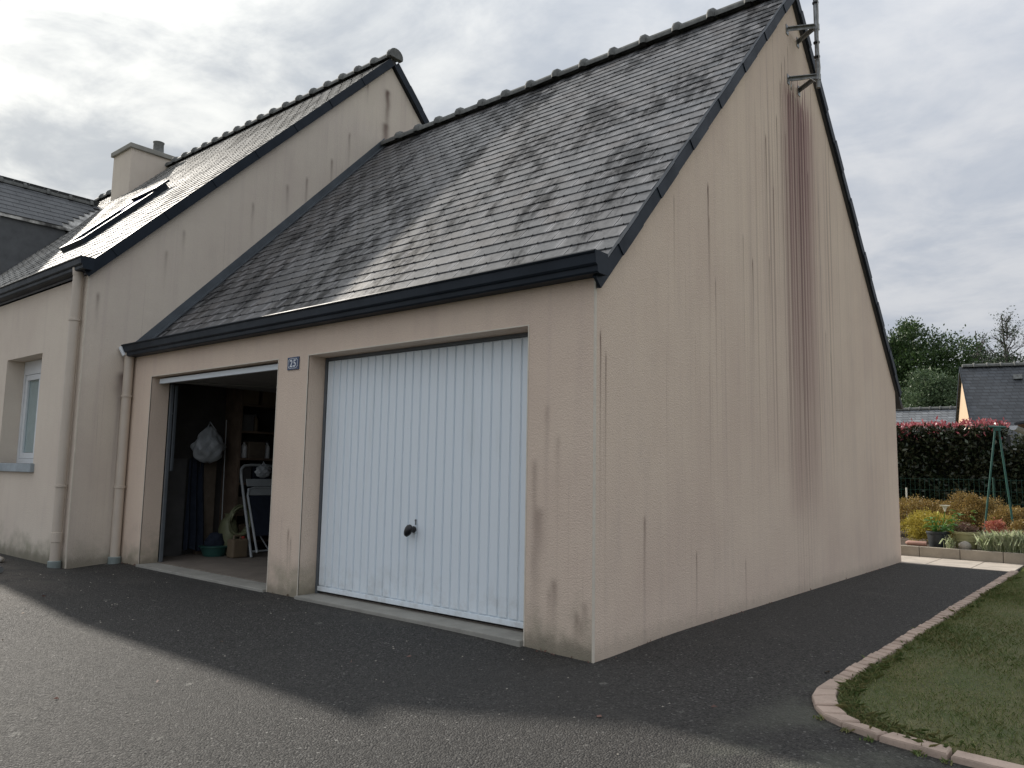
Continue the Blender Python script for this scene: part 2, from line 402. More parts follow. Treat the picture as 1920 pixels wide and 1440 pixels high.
lf_long = leafmat('long_grass_blade', [(0.13, 0.20, 0.06), (0.19, 0.26, 0.09), (0.33, 0.33, 0.14), (0.46, 0.40, 0.21)], 0.6, 0.45)
def f_asphalt(q):
    x, y, z = q.pos()
    big = q.noise(q.P, 0.55, 5, 0.6); mid = q.noise(q.P, 4.0, 5, 0.65)
    d, r1, r2 = q.voro(q.P, 112.0, color=True)
    d2, s1, s2 = q.voro(q.P, 48.0, color=True)
    c = q.mix(r1, (0.009, 0.0088, 0.0085), (0.066, 0.063, 0.058))
    c = q.mix(r2.step(0.95, 0.98), c, (0.15, 0.145, 0.135))
    c = q.mix((s1.step(0.98, 0.99) * d2.step(0.36, 0.26)), c, (0.25, 0.24, 0.22))
    c = q.mix(big.step(0.35, 0.7) * 0.5, c, (0.046, 0.0435, 0.040))
    c = q.mix(mid.step(0.52, 0.78) * 0.35, c, (0.022, 0.0215, 0.02))
    # pale lichen spots
    wv = q.noise(q.P, 30.0, 3, 0.7)
    d3, t1, t2 = q.voro(q.P, 3.4, color=True)
    spot = (d3 + wv * 0.14).step(0.20, 0.15) * t1.step(0.70, 0.74)
    c = q.mix(spot * (wv.step(0.4, 0.55)) * 0.55, c, (0.24, 0.235, 0.21))
    pt_ = q.noise(q.PR, 1.3, 5, 0.7)
    c = q.mix(pt_.step(0.56, 0.66) * 0.3, c, (0.085, 0.080, 0.070))
    # paler, greenish patches beside the kerb
    g_ = (x - 0.95).lin(0.0, 0.35) * q.noise(q.P, 2.4, 4, 0.6).step(0.4, 0.65) * y.lin(0.9, 0.1)
    c = q.mix(g_ * 0.5, c, (0.13, 0.135, 0.105))
    # paler, warmer tint growing leftwards and away from the house wall
    sd_ = x.lin(-4.2, -6.2) * y.lin(-0.7, -1.5) * mid.step(0.3, 0.6)
    c = q.mix(sd_ * 0.5, c, (0.24, 0.20, 0.16))
    hb = d.rsub(1.0) * 0.7 + r1 * 0.5
    return {'Base Color': c, 'Roughness': r2 * 0.2 + 0.66, 'Normal': q.bump(hb, 1.0, 0.0105)}
m_asphalt = mat('asphalt', fn=f_asphalt, spec=0.35)
def f_lawn(q):
    q.pos()
    n = q.noise(q.P, 1.6, 5, 0.65); f_ = q.noise(q.P, 60, 3, 0.7)
    c = q.mix(n.lin(0.3, 0.7), (0.08, 0.11, 0.036), (0.175, 0.155, 0.07))
    c = q.mix(f_.step(0.4, 0.7) * 0.6, c, (0.03, 0.035, 0.015))
    return {'Base Color': c, 'Roughness': 0.95, 'Normal': q.bump(f_, 0.8, 0.02)}
m_lawn = mat('lawn_ground', fn=f_lawn)
def f_farroof(col):
    def fn(q):
        x, y, z = q.pos()
        b = q.nt.nodes.new('ShaderNodeTexBrick')
        put(q.nt, b.inputs['Vector'], q.vec(x + y, z, 0.0)); b.inputs['Scale'].default_value = 1.0
        b.inputs['Brick Width'].default_value = 0.30; b.inputs['Row Height'].default_value = 0.13
        b.inputs['Mortar Size'].default_value = 0.018; b.inputs['Bias'].default_value = 0.0
        b.inputs['Color1'].default_value = (*[k * 1.25 for k in col], 1); b.inputs['Color2'].default_value = (*[k * 0.75 for k in col], 1)
        b.inputs['Mortar'].default_value = (*[k * 0.4 for k in col], 1)
        n = q.noise(q.P, 2.0, 5, 0.7)
        c = q.mix(n.step(0.5, 0.7) * 0.5, V(q.nt, b.outputs[0]), tuple(k * 1.6 for k in col))
        return {'Base Color': c, 'Roughness': 0.55, 'Normal': q.bump(V(q.nt, b.outputs[1]), 0.4, 0.02)}
    return fn
m_far_dark = mat('far_slate', fn=f_farroof((0.052, 0.058, 0.066)))
m_far_light = mat('far_pale_slate', fn=f_farroof((0.17, 0.18, 0.19)))

# ------------------------------------------------------------------ mesh helpers
WP = {}                     # world position of each object's origin


def wpos(o): return WP.get(o.name, Vector((0, 0, 0)))


def tag(o, label=None, cat=None, group=None, kind=None):
    if label: o['label'] = label
    if cat: o['category'] = cat
    if group: o['group'] = group
    if kind: o['kind'] = kind
    return o


def empty(name, loc, label, cat, group=None):
    o = bpy.data.objects.new(name, None); COL.objects.link(o)
    o.empty_display_size = 0.2
    o.location = loc; WP[o.name] = Vector(loc)
    return tag(o, label, cat, group)


def link(name, me, m, parent=None, origin=None, smooth=False, kind=None):
    """me has world coordinates; shift to the origin"""
    org = Vector(origin) if origin is not None else (wpos(parent) if parent else Vector((0, 0, 0)))
    if org.length: me.transform(Matrix.Translation(-org))
    if m and not me.materials: me.materials.append(m)
    if smooth: me.polygons.foreach_set('use_smooth', [True] * len(me.polygons))
    o = bpy.data.objects.new(name, me); COL.objects.link(o)
    if parent: o.parent = parent; o.location = org - wpos(parent)
    else: o.location = org
    WP[o.name] = org
    if kind: o['kind'] = kind
    return o


def inst(name, me, mw, parent, kind=None):
    """shared mesh, world matrix mw, parent without rotation"""
    o = bpy.data.objects.new(name, me); COL.objects.link(o)
    o.parent = parent
    o.matrix_local = Matrix.Translation(-wpos(parent)) @ mw
    WP[o.name] = mw.to_translation()
    if kind: o['kind'] = kind
    return o


class MB:
    def __init__(s): s.v = []; s.f = []
    def add(s, vs, fs):
        b = len(s.v); s.v += [tuple(p) for p in vs]; s.f += [tuple(i + b for i in f) for f in fs]
        return s
    def box(s, x0, x1, y0, y1, z0, z1, M=None):
        vs = [Vector((x, y, z)) for x in (x0, x1) for y in (y0, y1) for z in (z0, z1)]
        if M is not None: vs = [M @ v for v in vs]
        return s.add(vs, [(0, 1, 3, 2), (4, 6, 7, 5), (0, 4, 5, 1), (2, 3, 7, 6), (0, 2, 6, 4), (1, 5, 7, 3)])
    def prism(s, poly, d):
        """poly: list of 3D points (planar), extruded by vector d"""
        n = len(poly); d = Vector(d); P0 = [Vector(p) for p in poly]
        return s.add(P0 + [p + d for p in P0], [tuple(range(n))[::-1], tuple(range(n, 2 * n))] +
                     [(i, (i + 1) % n, n + (i + 1) % n, n + i) for i in range(n)])
    def tube(s, pts, r, n=10, caps=True, r1=None):
        pts = [Vector(p) for p in pts]; b = len(s.v); k = len(pts); up = Vector((0.3, 0.2, 1)).normalized()
        for i, p in enumerate(pts):
            t = (pts[min(i + 1, k - 1)] - pts[max(i - 1, 0)]).normalized()
            a = t.cross(up if abs(t.dot(up)) < 0.95 else Vector((1, 0, 0))).normalized(); c = t.cross(a)
            rr = r if r1 is None else r + (r1 - r) * i / max(1, k - 1)
            if isinstance(r, (list, tuple)): rr = r[i]
            for j in range(n):
                an = 2 * math.pi * j / n
                s.v.append(tuple(p + (a * math.cos(an) + c * math.sin(an)) * rr))
        for i in range(k - 1):
            for j in range(n):
                s.f.append((b + i * n + j, b + i * n + (j + 1) % n, b + (i + 1) * n + (j + 1) % n, b + (i + 1) * n + j))
        if caps:
            s.f.append(tuple(b + j for j in range(n))[::-1]); s.f.append(tuple(b + (k - 1) * n + j for j in range(n)))
        return s
    def lathe(s, prof, c=(0, 0, 0), n=24, squash=1.0):
        b = len(s.v); c = Vector(c)
        for (r, z) in prof:
            for j in range(n):
                an = 2 * math.pi * j / n
                s.v.append(tuple(c + Vector((r * math.cos(an), r * squash * math.sin(an), z))))
        for i in range(len(prof) - 1):
            for j in range(n):
                s.f.append((b + i * n + j, b + i * n + (j + 1) % n, b + (i + 1) * n + (j + 1) % n, b + (i + 1) * n + j))
        s.f.append(tuple(b + j for j in range(n))[::-1]); m_ = b + (len(prof) - 1) * n
        s.f.append(tuple(m_ + j for j in range(n)))
        return s
    def mesh(s, name):
        me = bpy.data.meshes.new(name); me.from_pydata(s.v, [], s.f); me.update()
        bm = bmesh.new(); bm.from_mesh(me); bmesh.ops.recalc_face_normals(bm, faces=bm.faces[:]); bm.to_mesh(me); bm.free()
        return me
    def build(s, name, m, parent=None, origin=None, smooth=False, kind=None, bevel=0.0):
        me = s.mesh(name)
        if bevel:
            bm = bmesh.new(); bm.from_mesh(me)
            bmesh.ops.bevel(bm, geom=bm.edges[:], offset=bevel, segments=2, affect='EDGES', profile=0.6)
            bm.to_mesh(me); bm.free()
        o = link(name, me, m, parent, origin, False, kind)
        if smooth:
            me.polygons.foreach_set('use_smooth', [True] * len(me.polygons))
            try: me.set_sharp_from_angle(angle=math.radians(40))
            except Exception: pass
        return o


def np_mesh(name, verts, k):
    """verts (n*k,3) -> mesh of n k-gons"""
    n = len(verts) // k
    me = bpy.data.meshes.new(name)
    me.vertices.add(n * k); me.vertices.foreach_set('co', verts.astype(np.float32).ravel())
    me.loops.add(n * k); me.loops.foreach_set('vertex_index', np.arange(n * k, dtype=np.int32))
    me.polygons.add(n); me.polygons.foreach_set('loop_start', np.arange(0, n * k, k, dtype=np.int32))
    me.polygons.foreach_set('loop_total', np.full(n, k, dtype=np.int32))
    me.update(calc_edges=True)
    return me


def unit(a): return a / (np.linalg.norm(a, axis=-1, keepdims=True) + 1e-9)


def leaves(pts, size, up=0.4, asp=0.5, out=None, jit=0.35):
    """four-sided pointed leaves at pts"""
    n = len(pts)
    d = rng.normal(size=(n, 3))
    if out is not None: d = d * 0.8 + out * 1.0
    d[:, 2] += up; d = unit(d)
    s_ = unit(np.cross(d, rng.normal(size=(n, 3))))
    L = size * (1 + rng.uniform(-jit, jit, size=(n, 1)))
    nn = np.cross(d, s_)
    a = pts; b = pts + d * L * 0.5 + s_ * L * asp * 0.5 + nn * L * 0.08
    c = pts + d * L; e = pts + d * L * 0.5 - s_ * L * asp * 0.5 + nn * L * 0.08
    return np.stack([a, b, c, e], 1).reshape(-1, 3)


def crown(center, rad, nclump, nleaf, size, cr=0.3, lo=0.45, zmin=-0.6, asp=0.55):
    """clumped crown: leaf clumps scattered in the outer shell of an ellipsoid"""
    u = unit(rng.normal(size=(nclump * 3, 3))); u = u[u[:, 2] > zmin][:nclump]
    r = rng.uniform(lo, 1.0, size=(len(u), 1)) ** 0.6
    wob = 1 + 0.22 * np.sin(u[:, :1] * 5 + center[0]) * np.cos(u[:, 1:2] * 4 + u[:, 2:] * 3)
    cc = np.array(center) + u * r * np.array(rad) * wob
    k = np.repeat(np.arange(len(cc)), nleaf)
    w_ = rng.uniform(0.6, 1.3, size=(len(cc), 1))[k]
    off = rng.normal(size=(len(k), 3)) * cr * w_ * np.array([1, 1, 0.7]) * 0.6
    p = cc[k] + off
    return leaves(p, size, 0.3, asp, out=unit(p - np.array(center)))


def blades(base, h, lean, wd, bend=0.5):
    """grass blades: base (n,3)"""
    n = len(base)
    az = rng.uniform(0, 2 * np.pi, n); d = np.stack([np.cos(az), np.sin(az), np.zeros(n)], 1)
    s_ = np.stack([-np.sin(az + rng.normal(size=n) * 0.6), np.cos(az), np.zeros(n)], 1)
    hh = h * rng.uniform(0.5, 1.25, size=(n, 1)); ln = lean * rng.uniform(0.2, 1.2, size=(n, 1)) * hh
    z = np.array([[0, 0, 1.0]])
    m_ = base + z * hh * 0.6 + d * ln * 0.35
    t = base + z * hh * (1 - 0.25 * bend * lean) + d * ln * (0.8 + bend * 0.4)
    w2 = wd * 0.5
    v = np.stack([base - s_ * w2, base + s_ * w2, m_ + s_ * w2 * 0.8, t, m_ - s_ * w2 * 0.8], 1)
    return v.reshape(-1, 3)


def cl_(a, lo, hi): return max(lo, min(hi, a))
def gz(x, y):
    return (-.03 - .07 * cl_(-y, 0, 4) + .05 * cl_(-3.6 - x, 0, 3.5) * cl_((-y - .5) / .8, 0, 1)
            - .03 * math.exp(-(x * x + y * y) / .4))


# ------------------------------------------------------------------ ground
def grid(name, xs, ys, zf, m):
    vs = [(x, y, zf(x, y)) for y in ys for x in xs]; nx = len(xs)
    fs = [(j * nx + i, j * nx + i + 1, (j + 1) * nx + i + 1, (j + 1) * nx + i) for j in range(len(ys) - 1) for i in range(nx - 1)]
    me = bpy.data.meshes.new(name); me.from_pydata(vs, [], fs); me.update()
    o = link(name, me, m, None, None, True, 'structure')
    return o


far = [-900, -300, -100, -40]
gx = far + list(np.arange(-20, 15, 1.0)) + [40, 100, 300, 900]
gy = far + list(np.arange(-20, 20, 1.0)) + [40, 100, 300, 900]
grid('ground', gx, gy, lambda x, y: gz(x, y) - 0.16, m_lawn)
ax = [-30, -22, -16] + [round(-12 + i * 0.3, 3) for i in range(44)] + [1.262]
ay = [-30, -22, -15, -10] + [round(-7 + i * 0.25, 3) for i in range(56)] + [6.985]
ax2 = [1.262, 1.5, 1.8, 2.2, 2.7, 3.3, 4.5, 6, 9, 14, 30]
grid('driveway', ax, ay, lambda x, y: gz(x, y), m_asphalt)
KO = [(1.21, 6.9), (1.21, .42), (1.215, .171), (1.245, .02), (1.29, -.08), (1.32, -.14), (1.39, -.221), (1.515, -.279),
      (1.663, -.329), (1.789, -.355), (2.0, -.37), (3, -.43), (5, -.6), (9, -1.2), (14, -2.2)]
KI = [(1.305, 6.9), (1.305, .40), (1.32, .2), (1.345, .09), (1.39, -.03), (1.43, -.105), (1.49, -.165), (1.57, -.21),
      (1.69, -.255), (1.80, -.275), (2.0, -.29), (3, -.35), (5, -.52), (9, -1.12), (14, -2.12)]


def ki_y(x):
    for (x0, y0), (x1, y1) in zip(KI[1:], KI[2:]):
        if x0 <= x <= x1: return y0 + (y1 - y0) * (x - x0) / (x1 - x0)
    return KI[-1][1]
def ko_y(x):
    for (x0, y0), (x1, y1) in zip(KO[1:], KO[2:]):
        if x0 <= x <= x1: return y0 + (y1 - y0) * (x - x0) / (x1 - x0)
    return KO[-1][1]


# asphalt in front of the curved kerb (continues right of the passage)
vs, fs = [], []
for x in [1.262, 1.28, 1.30, 1.33, 1.36, 1.4, 1.46, 1.515, 1.6, 1.7, 1.8, 2, 2.4, 3, 4, 5, 7, 9, 14]:
    y1 = ko_y(x) + 0.02
    for t in (0, .03, .08, .15, .25, .4, .6, 1.0):
        y = y1 + (-30 - y1) * t
        vs.append((x, y, gz(x, y) + (0.001 if t < 1 else 0)))
for i in range(18):
    for j in range(7):
        fs.append((i * 8 + j, i * 8 + j + 1, (i + 1) * 8 + j + 1, (i + 1) * 8 + j))
me = bpy.data.meshes.new('driveway_apron'); me.from_pydata(vs, [], fs); me.update()
link('driveway_apron', me, m_asphalt, None, None, True, 'structure')

# lawn sheet
vs, fs = [], []
cols = KI[1:] 
xs_l = [1.30, 1.305, 1.32, 1.345, 1.39, 1.43, 1.49, 1.57, 1.69, 1.8, 2, 2.4, 3, 4, 5, 7, 9, 14]
ts = [0, .01, .03, .06, .12, .2, .35, .5, .75, 1]
for x in xs_l:
    y0 = ki_y(max(x, 1.305)) if x > 1.305 else .4
    for t in ts:
        y = y0 + (7.95 - y0) * t
        vs.append((x, y, gz(x, y) + 0.012 + 0.012 * math.sin(3 * x) * math.sin(2.3 * y) * min(1, t * 8)))
nt_ = len(ts)
for i in range(len(xs_l) - 1):
    for j in range(nt_ - 1):
        fs.append((i * nt_ + j, (i + 1) * nt_ + j, (i + 1) * nt_ + j + 1, i * nt_ + j + 1))
me = bpy.data.meshes.new('lawn'); me.from_pydata(vs, [], fs); me.update()
link('lawn', me, m_lawn, None, None, True, 'structure')

# kerb: mortar strip with bricks
km = MB()
vs, fs = [], []
for (a, b), (c, d) in zip(KO[:11], KI[:11]):
    vs += [(a + .006, b, gz(a, b) - .03), (a + .006, b, gz(a, b) + .004), (c - .004, d, gz(c, d) + .004), (c - .004, d, gz(c, d) - .03)]
for i in range(10):
    for j in range(3):
        fs.append((i * 4 + j, i * 4 + j + 1, (i + 1) * 4 + j + 1, (i + 1) * 4 + j))
km.add(vs, fs)
kerb = km.build('kerb', m_mortar, None, (1.25, 1.0, -.03), kind='structure')


def arc(poly):
    L = [0]
    for p, q_ in zip(poly, poly[1:]): L.append(L[-1] + math.dist(p, q_))
    return L
def at(poly, L, s_):
    for i in range(len(poly) - 1):
        if s_ <= L[i + 1] or i == len(poly) - 2:
            t = (s_ - L[i]) / max(1e-9, L[i + 1] - L[i]); return (poly[i][0] + (poly[i + 1][0] - poly[i][0]) * t, poly[i][1] + (poly[i + 1][1] - poly[i][1]) * t)
KO_ = KO[:12]; KI_ = KI[:12]
# bricks: parameter runs along the polylines, with equal index on both lines
spans = []
n_st = 62
for i in range(n_st): spans.append((0 + i / n_st, 0 + (i + 1) / n_st))
pars = [(1 + 0.0, 2.0), (2, 3), (3, 4.35), (4.35, 5.6), (5.6, 6.6), (6.6, 7.8), (7.8, 9.55), (9.55, 10.2), (10.2, 10.45), (10.45, 10.7), (10.7, 10.95)]
spans += pars
def pt(poly, t):
    i = min(int(t), len(poly) - 2); f = t - i
    return (poly[i][0] + (poly[i + 1][0] - poly[i][0]) * f, poly[i][1] + (poly[i + 1][1] - poly[i][1]) * f)
for (t0, t1) in spans:
    a, b = Vector((*pt(KO_, t0), 0)), Vector((*pt(KO_, t1), 0)); c, d = Vector((*pt(KI_, t1), 0)), Vector((*pt(KI_, t0), 0))
    ctr = (a + b + c + d) / 4; g0 = gz(ctr.x, ctr.y)
    def sh(p, k=(0.013 if t1 <= 1 else 0.007)): return p + (ctr - p).normalized() * k
    a, b, c, d = [sh(p) for p in (a, b, c, d)]
    h = 0.030 + random.uniform(-.004, .004); tl = random.uniform(-.004, .004)
    e = .006
    bot = [Vector((p.x, p.y, g0 - .04)) for p in (a, b, c, d)]
    mid = [Vector((p.x, p.y, g0 + h - e + (tl if i in (0, 1) else -tl))) for i, p in enumerate((a, b, c, d))]
    top = [sh(p, e) + Vector((0, 0, e)) for p in mid]
    mb = MB(); mb.add(bot + mid + top, [(8, 9, 10, 11)] + [(i + k, (i + 1) % 4 + k, (i + 1) % 4 + 4 + k, i + 4 + k) for k in (0, 4) for i in range(4)])
    mb.build('brick', m_kerb, kerb, ctr + Vector((0, 0, g0)))

# ------------------------------------------------------------------ slate helper
def slate_mesh(wd, ln, th, name):
    """local: x across, y up the slope (0 = lower edge), z out of the slope"""
    c = 0.004
    mb = MB()
    x = wd / 2
    lo = [(-x, 0, 0), (x, 0, 0), (x, ln, 0), (-x, ln, 0)]
    hi = [(-x, 0, th - c), (x, 0, th - c), (x, ln, th), (-x, ln, th)]
    tp = [(-x, c, th), (x, c, th)]
    mb.add(lo + hi + tp, [(0, 3, 2, 1), (0, 1, 5, 4), (4, 5, 9, 8), (8, 9, 6, 7), (1, 2, 6, 9, 5), (3, 0, 4, 8, 7)])
    me = mb.mesh(name); uv = me.uv_layers.new(name='UVMap')
    for lp in me.loops:
        co = me.vertices[lp.vertex_index].co; uv.data[lp.index].uv = (co.x / wd + .5, co.y / ln)
    return me


def slope_frame(sgn, slope):
    c = 1 / math.sqrt(1 + slope * slope)
    v = Vector((0, sgn * c, slope * c)); u = Vector((1, 0, 0)) * (1 if sgn > 0 else -1)
    return u, v, u.cross(v)


def slate_roof(parent, x0, x1, y0, z0, sgn, slope, length, m, rowh, wd, nparts, lift, hooks=True, skip=None):
    """slates laid row by row; the nparts largest in view become parts, the rest one joined part"""
    u, v, n = slope_frame(sgn, slope)
    base = slate_mesh(wd - .007, rowh * 1.75, .009, 'slate'); base.materials.append(m)
    rows = int(length / rowh) + 1
    items = []
    for r in range(rows):
        s_ = r * rowh
        if s_ + rowh * 0.5 > length: break
        off = (wd / 2 if r % 2 else 0) + random.uniform(-.01, .01)
        k0 = int((x0 - off) / wd) - 1; k1 = int((x1 - off) / wd) + 2
        for k in range(k0, k1):
            cx = off + k * wd; a, b = cx - wd / 2, cx + wd / 2
            a2, b2 = max(a, x0), min(b, x1)
            if b2 - a2 < 0.05: continue
            ccx = (a2 + b2) / 2
            p = Vector((ccx, y0, z0)) + v * s_
            if skip and skip(ccx, p.y): continue
            tilt = math.atan(.0088 / rowh) + random.uniform(-.002, .002)
            M = Matrix(((u.x, v.x, n.x), (u.y, v.y, n.y), (u.z, v.z, n.z))).to_4x4()
            M = Matrix.Translation(p + n * (lift + random.uniform(-.0004, .0006))) @ M @ Matrix.Rotation(-tilt, 4, 'X') @ Matrix.Rotation(random.gauss(0, .0025), 4, 'Z') @ Matrix.Translation((0, 0, .012))
            sc = (b2 - a2 - .004) / (wd - .004)
            if sc < .999: M = M @ Matrix.Diagonal((sc, 1, 1, 1))
            d = (p - CAM); vis = abs(n.dot(d.normalized())) / d.length_squared * sc
            dd = d.dot(F_)
            inview = dd > 0 and abs(d.dot(R_) / dd) < .69 and abs(d.dot(U_) / dd) < .52
            items.append((vis if inview else 0, M))
    items.sort(key=lambda t: -t[0])
    for vis, M in items[:nparts]: inst('slate', base, M, parent)
    rest = items[nparts:]
    if rest:
        bv = np.array([list(vv.co) for vv in base.vertices]); fs_ = [tuple(p.vertices) for p in base.polygons]
        V_, F2 = [], []
        for vis, M in rest:
            A = np.array(M); b = len(V_)
            V_ += (bv @ A[:3, :3].T + A[:3, 3]).tolist(); F2 += [tuple(i + b for i in f) for f in fs_]
        me = bpy.data.meshes.new('slate_field'); me.from_pydata(V_, [], F2); me.update()
        ub = np.array([list(d_.uv) for d_ in base.uv_layers[0].data]); me.uv_layers.new(name='UVMap').data.foreach_set('uv', np.tile(ub, (len(rest), 1)).astype(np.float32).ravel())
        link('slate_field', me, m, parent, None, False, 'stuff')
    if hooks:
        V_, F2 = [], []
        hb = MB().box(-.004, .004, -.006, .010, .006, .013)
        for vis, M in items:
            A = np.array(M); b = len(V_)
            V_ += (np.array(hb.v) @ A[:3, :3].T + A[:3, 3]).tolist(); F2 += [tuple(i + b for i in f) for f in hb.f]
        me = bpy.data.meshes.new('slate_hook'); me.from_pydata(V_, [], F2); me.update()
        link('slate_hook', me, m_black, parent, None, False, 'stuff')


def ridge_mesh(ln, r):
    mb = MB(); n = 9
    prof = [(0, r * 1.0), (ln * .80, r * 1.0), (ln * .805, r * 1.28), (ln * .84, r * 1.42), (ln * .93, r * 1.42), (ln * .97, r * 1.25), (ln * .985, r * 1.0), (ln, r * 1.0)]
    vs, fs = [], []
    for (x, rr) in prof:
        for k in range(n):
            a = math.pi * (k / (n - 1)) * 1.16 - .25
            vs.append((x, rr * math.cos(a) * 1.15, rr * math.sin(a)))
    for i in range(len(prof) - 1):
        for k in range(n - 1):
            fs.append((i * n + k, (i + 1) * n + k, (i + 1) * n + k + 1, i * n + k + 1))
    fs.append(tuple(range(n))); fs.append(tuple((len(prof) - 1) * n + k for k in range(n))[::-1])
    mb.add(vs, fs)
    me = mb.mesh('ridge_tile'); me.polygons.foreach_set('use_smooth', [True] * len(me.polygons))
    me.set_sharp_from_angle(angle=math.radians(50))
    me.materials.append(m_ridge)
    return me


def verge_mesh(L, slope, h, th):
    """fascia panel running up a slope in the y-z plane, local origin at lower rear corner; x = thickness"""
    c = 1 / math.sqrt(1 + slope * slope); dv = Vector((0, c, slope * c)) * L
    mb = MB()
    up = Vector((0, -slope * c, c)) * h * c; dv = dv * (1 - .005 / L)
    poly = [Vector((0, 0, 0)), dv, dv + up, up]
    mb.prism(poly, (th, 0, 0))
    # folded lip over the slates
    lip = [up + Vector((-.006, .002, -.002)), up + Vector((-.006, 0, .003)), up + Vector((th, 0, .003)), up + Vector((th, .002, -.002))]
    mb.prism(lip, dv)
    return mb


def wall_xz(mb, x0, x1, z0, z1, y0, y1, holes):
    """wall facing y with rectangular holes (hx0,hx1,hz0,hz1)"""
    xs = sorted({x0, x1, *[h[0] for h in holes], *[h[1] for h in holes]})
    zs = sorted({z0, z1, *[h[2] for h in holes], *[h[3] for h in holes]})
    solid = lambda i, j: 0 <= i < len(xs) - 1 and 0 <= j < len(zs) - 1 and not any(h[0] < (xs[i] + xs[i + 1]) / 2 < h[1] and h[2] < (zs[j] + zs[j + 1]) / 2 < h[3] for h in holes)
    for i in range(len(xs) - 1):
        for j in range(len(zs) - 1):
            if not solid(i, j): continue
            a, b, c, d = xs[i], xs[i + 1], zs[j], zs[j + 1]
            mb.add([(a, y0, c), (b, y0, c), (b, y0, d), (a, y0, d)], [(0, 1, 2, 3)])
            mb.add([(a, y1, c), (b, y1, c), (b, y1, d), (a, y1, d)], [(3, 2, 1, 0)])
            for (ii, jj, P) in ((i - 1, j, [(a, y0, c), (a, y0, d), (a, y1, d), (a, y1, c)]), (i + 1, j, [(b, y0, c), (b, y1, c), (b, y1, d), (b, y0, d)]),
                                (i, j - 1, [(a, y0, c), (a, y1, c), (b, y1, c), (b, y0, c)]), (i, j + 1, [(a, y0, d), (b, y0, d), (b, y1, d), (a, y1, d)])):
                if not solid(ii, jj): mb.add(P, [(0, 1, 2, 3)])
    return mb


# ------------------------------------------------------------------ garage
D = 7.105; SL = 1.043; ZG = 2.182; XH = -6.29
A_ = .526; W_ = 2.4; P_ = .455
RO = (-A_ - W_, -A_); LO = (-A_ - 2 * W_ - P_, -A_ - W_ - P_); ZL = 1.996
garage = empty('garage', (-3.0, 3.5, -.03), 'beige rendered double garage with a slate roof and two doors, one of them open', 'garage')
wm = wall_xz(MB(), XH + .003, -.003, -.25, 2.27, 0, .2, [(RO[0], RO[1], -.25, ZL), (LO[0], LO[1], -.25, ZL)])
wm.build('front_wall', m_front, garage)
zt = ZG + .04
MB().prism([(0, .003, -.25), (0, D, -.25), (0, D, 2.2), (0, D / 2, 5.87), (0, 0.003, 2.17)], (-.199, 0, 0)).build('gable_wall', m_gable, garage)
MB().box(XH + .003, -.2, D - .2, D - .001, -.25, 2.2).build('back_wall', m_front, garage)
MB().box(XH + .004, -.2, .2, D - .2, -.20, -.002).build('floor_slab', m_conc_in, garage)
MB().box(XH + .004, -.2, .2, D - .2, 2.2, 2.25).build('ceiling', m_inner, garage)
MB().box(XH + .006, XH + .012, .201, D - .21, 0, 2.19).build('added_shade_lining', m_inner, garage)  # added dark sheet over the beige wall, deepens the interior shade
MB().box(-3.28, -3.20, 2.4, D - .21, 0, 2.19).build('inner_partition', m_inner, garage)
for (a, b) in (RO, LO):
    MB().box(a + .002, b - .002, -.035, .199, -.15, -.008).build('threshold', m_conc, garage, bevel=.006)
# corner beads
bd = []
for (x, z0, z1) in ((RO[0], -.06, ZL), (RO[1], -.06, ZL), (LO[0], -.05, ZL), (LO[1], -.05, ZL)):
    s_ = 1 if x in (RO[1], LO[1]) else -1
    a, b = sorted((x, x + s_ * .009))
    MB().box(a, b, -.003, .006, z0, z1).build('corner_bead', m_bead, garage)
for (a, b) in (RO, LO):
    MB().box(a - .008, b + .008, -.003, .006, ZL + .0005, ZL + .009).build('corner_bead', m_bead, garage)
MB().box(-.010, .003, -.003, .010, -.09, 2.25).build('corner_bead', m_bead, garage)

# roof deck
ZS = 2.285            # slate surface height at y=0 (front slope)
def rz(y): return ZS - .045 + SL * min(y, D - y)
e0 = .005
poly = [(0, e0, rz(e0)), (0, D / 2, rz(D / 2)), (0, D - e0 + .2, rz(D - e0 + .2)), (0, D - e0 + .2, rz(D - e0 + .2) - .07), (0, D / 2, rz(D / 2) - .07), (0, e0, rz(e0) - .07)]
rm = MB().prism([(.030, y, z) for _, y, z in poly], (XH - .03 + .035, 0, 0))
roof = rm.build('roof', m_deck, garage)
cslope = math.sqrt(1 + SL * SL)
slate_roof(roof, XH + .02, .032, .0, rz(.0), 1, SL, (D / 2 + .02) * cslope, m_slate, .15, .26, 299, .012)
slate_roof(roof, XH + .02, .032, D + .28, rz(D + .28), -1, SL, (D / 2 + .22) * cslope, m_slate, .15, .26, 0, .012, hooks=False)
# ridge
rmesh = ridge_mesh(.42, .082)
for i in range(15):
    x = .05 - (i + 1) * .4205 + random.uniform(-.003, .003)
    if x < XH: x = XH + .004
    inst('ridge_tile', rmesh, Matrix.Translation((x, D / 2, rz(D / 2) + .045)) @ Matrix.Rotation(random.gauss(0, .006), 4, 'Y'), roof)
# verge panels up both rakes
pl = .362; ne = 15
for side_ in (1, -1):
    for k in range(ne):
        L0 = k * pl - (.02 if side_ > 0 else .10); L1 = min((k + 1) * pl - (.02 if side_ > 0 else .10) + .006, D / 2 * cslope)
        if L0 >= D / 2 * cslope - .02: continue
        vm = verge_mesh(L1 - L0, SL, .125, .019 + .007 * (k % 2))
        y = L0 / cslope; y2 = y if side_ > 0 else D - y
        zz = ZG + SL * y
        M = Matrix.Translation((.032, y2, zz))
        if side_ < 0: M = Matrix.Translation((.032, y2, zz)) @ Matrix.Diagonal((1, -1, 1, 1))
        mb = MB(); mb.add([M @ Vector(p) for p in vm.v], vm.f)
        mb.build('verge_panel', m_zinc, roof)
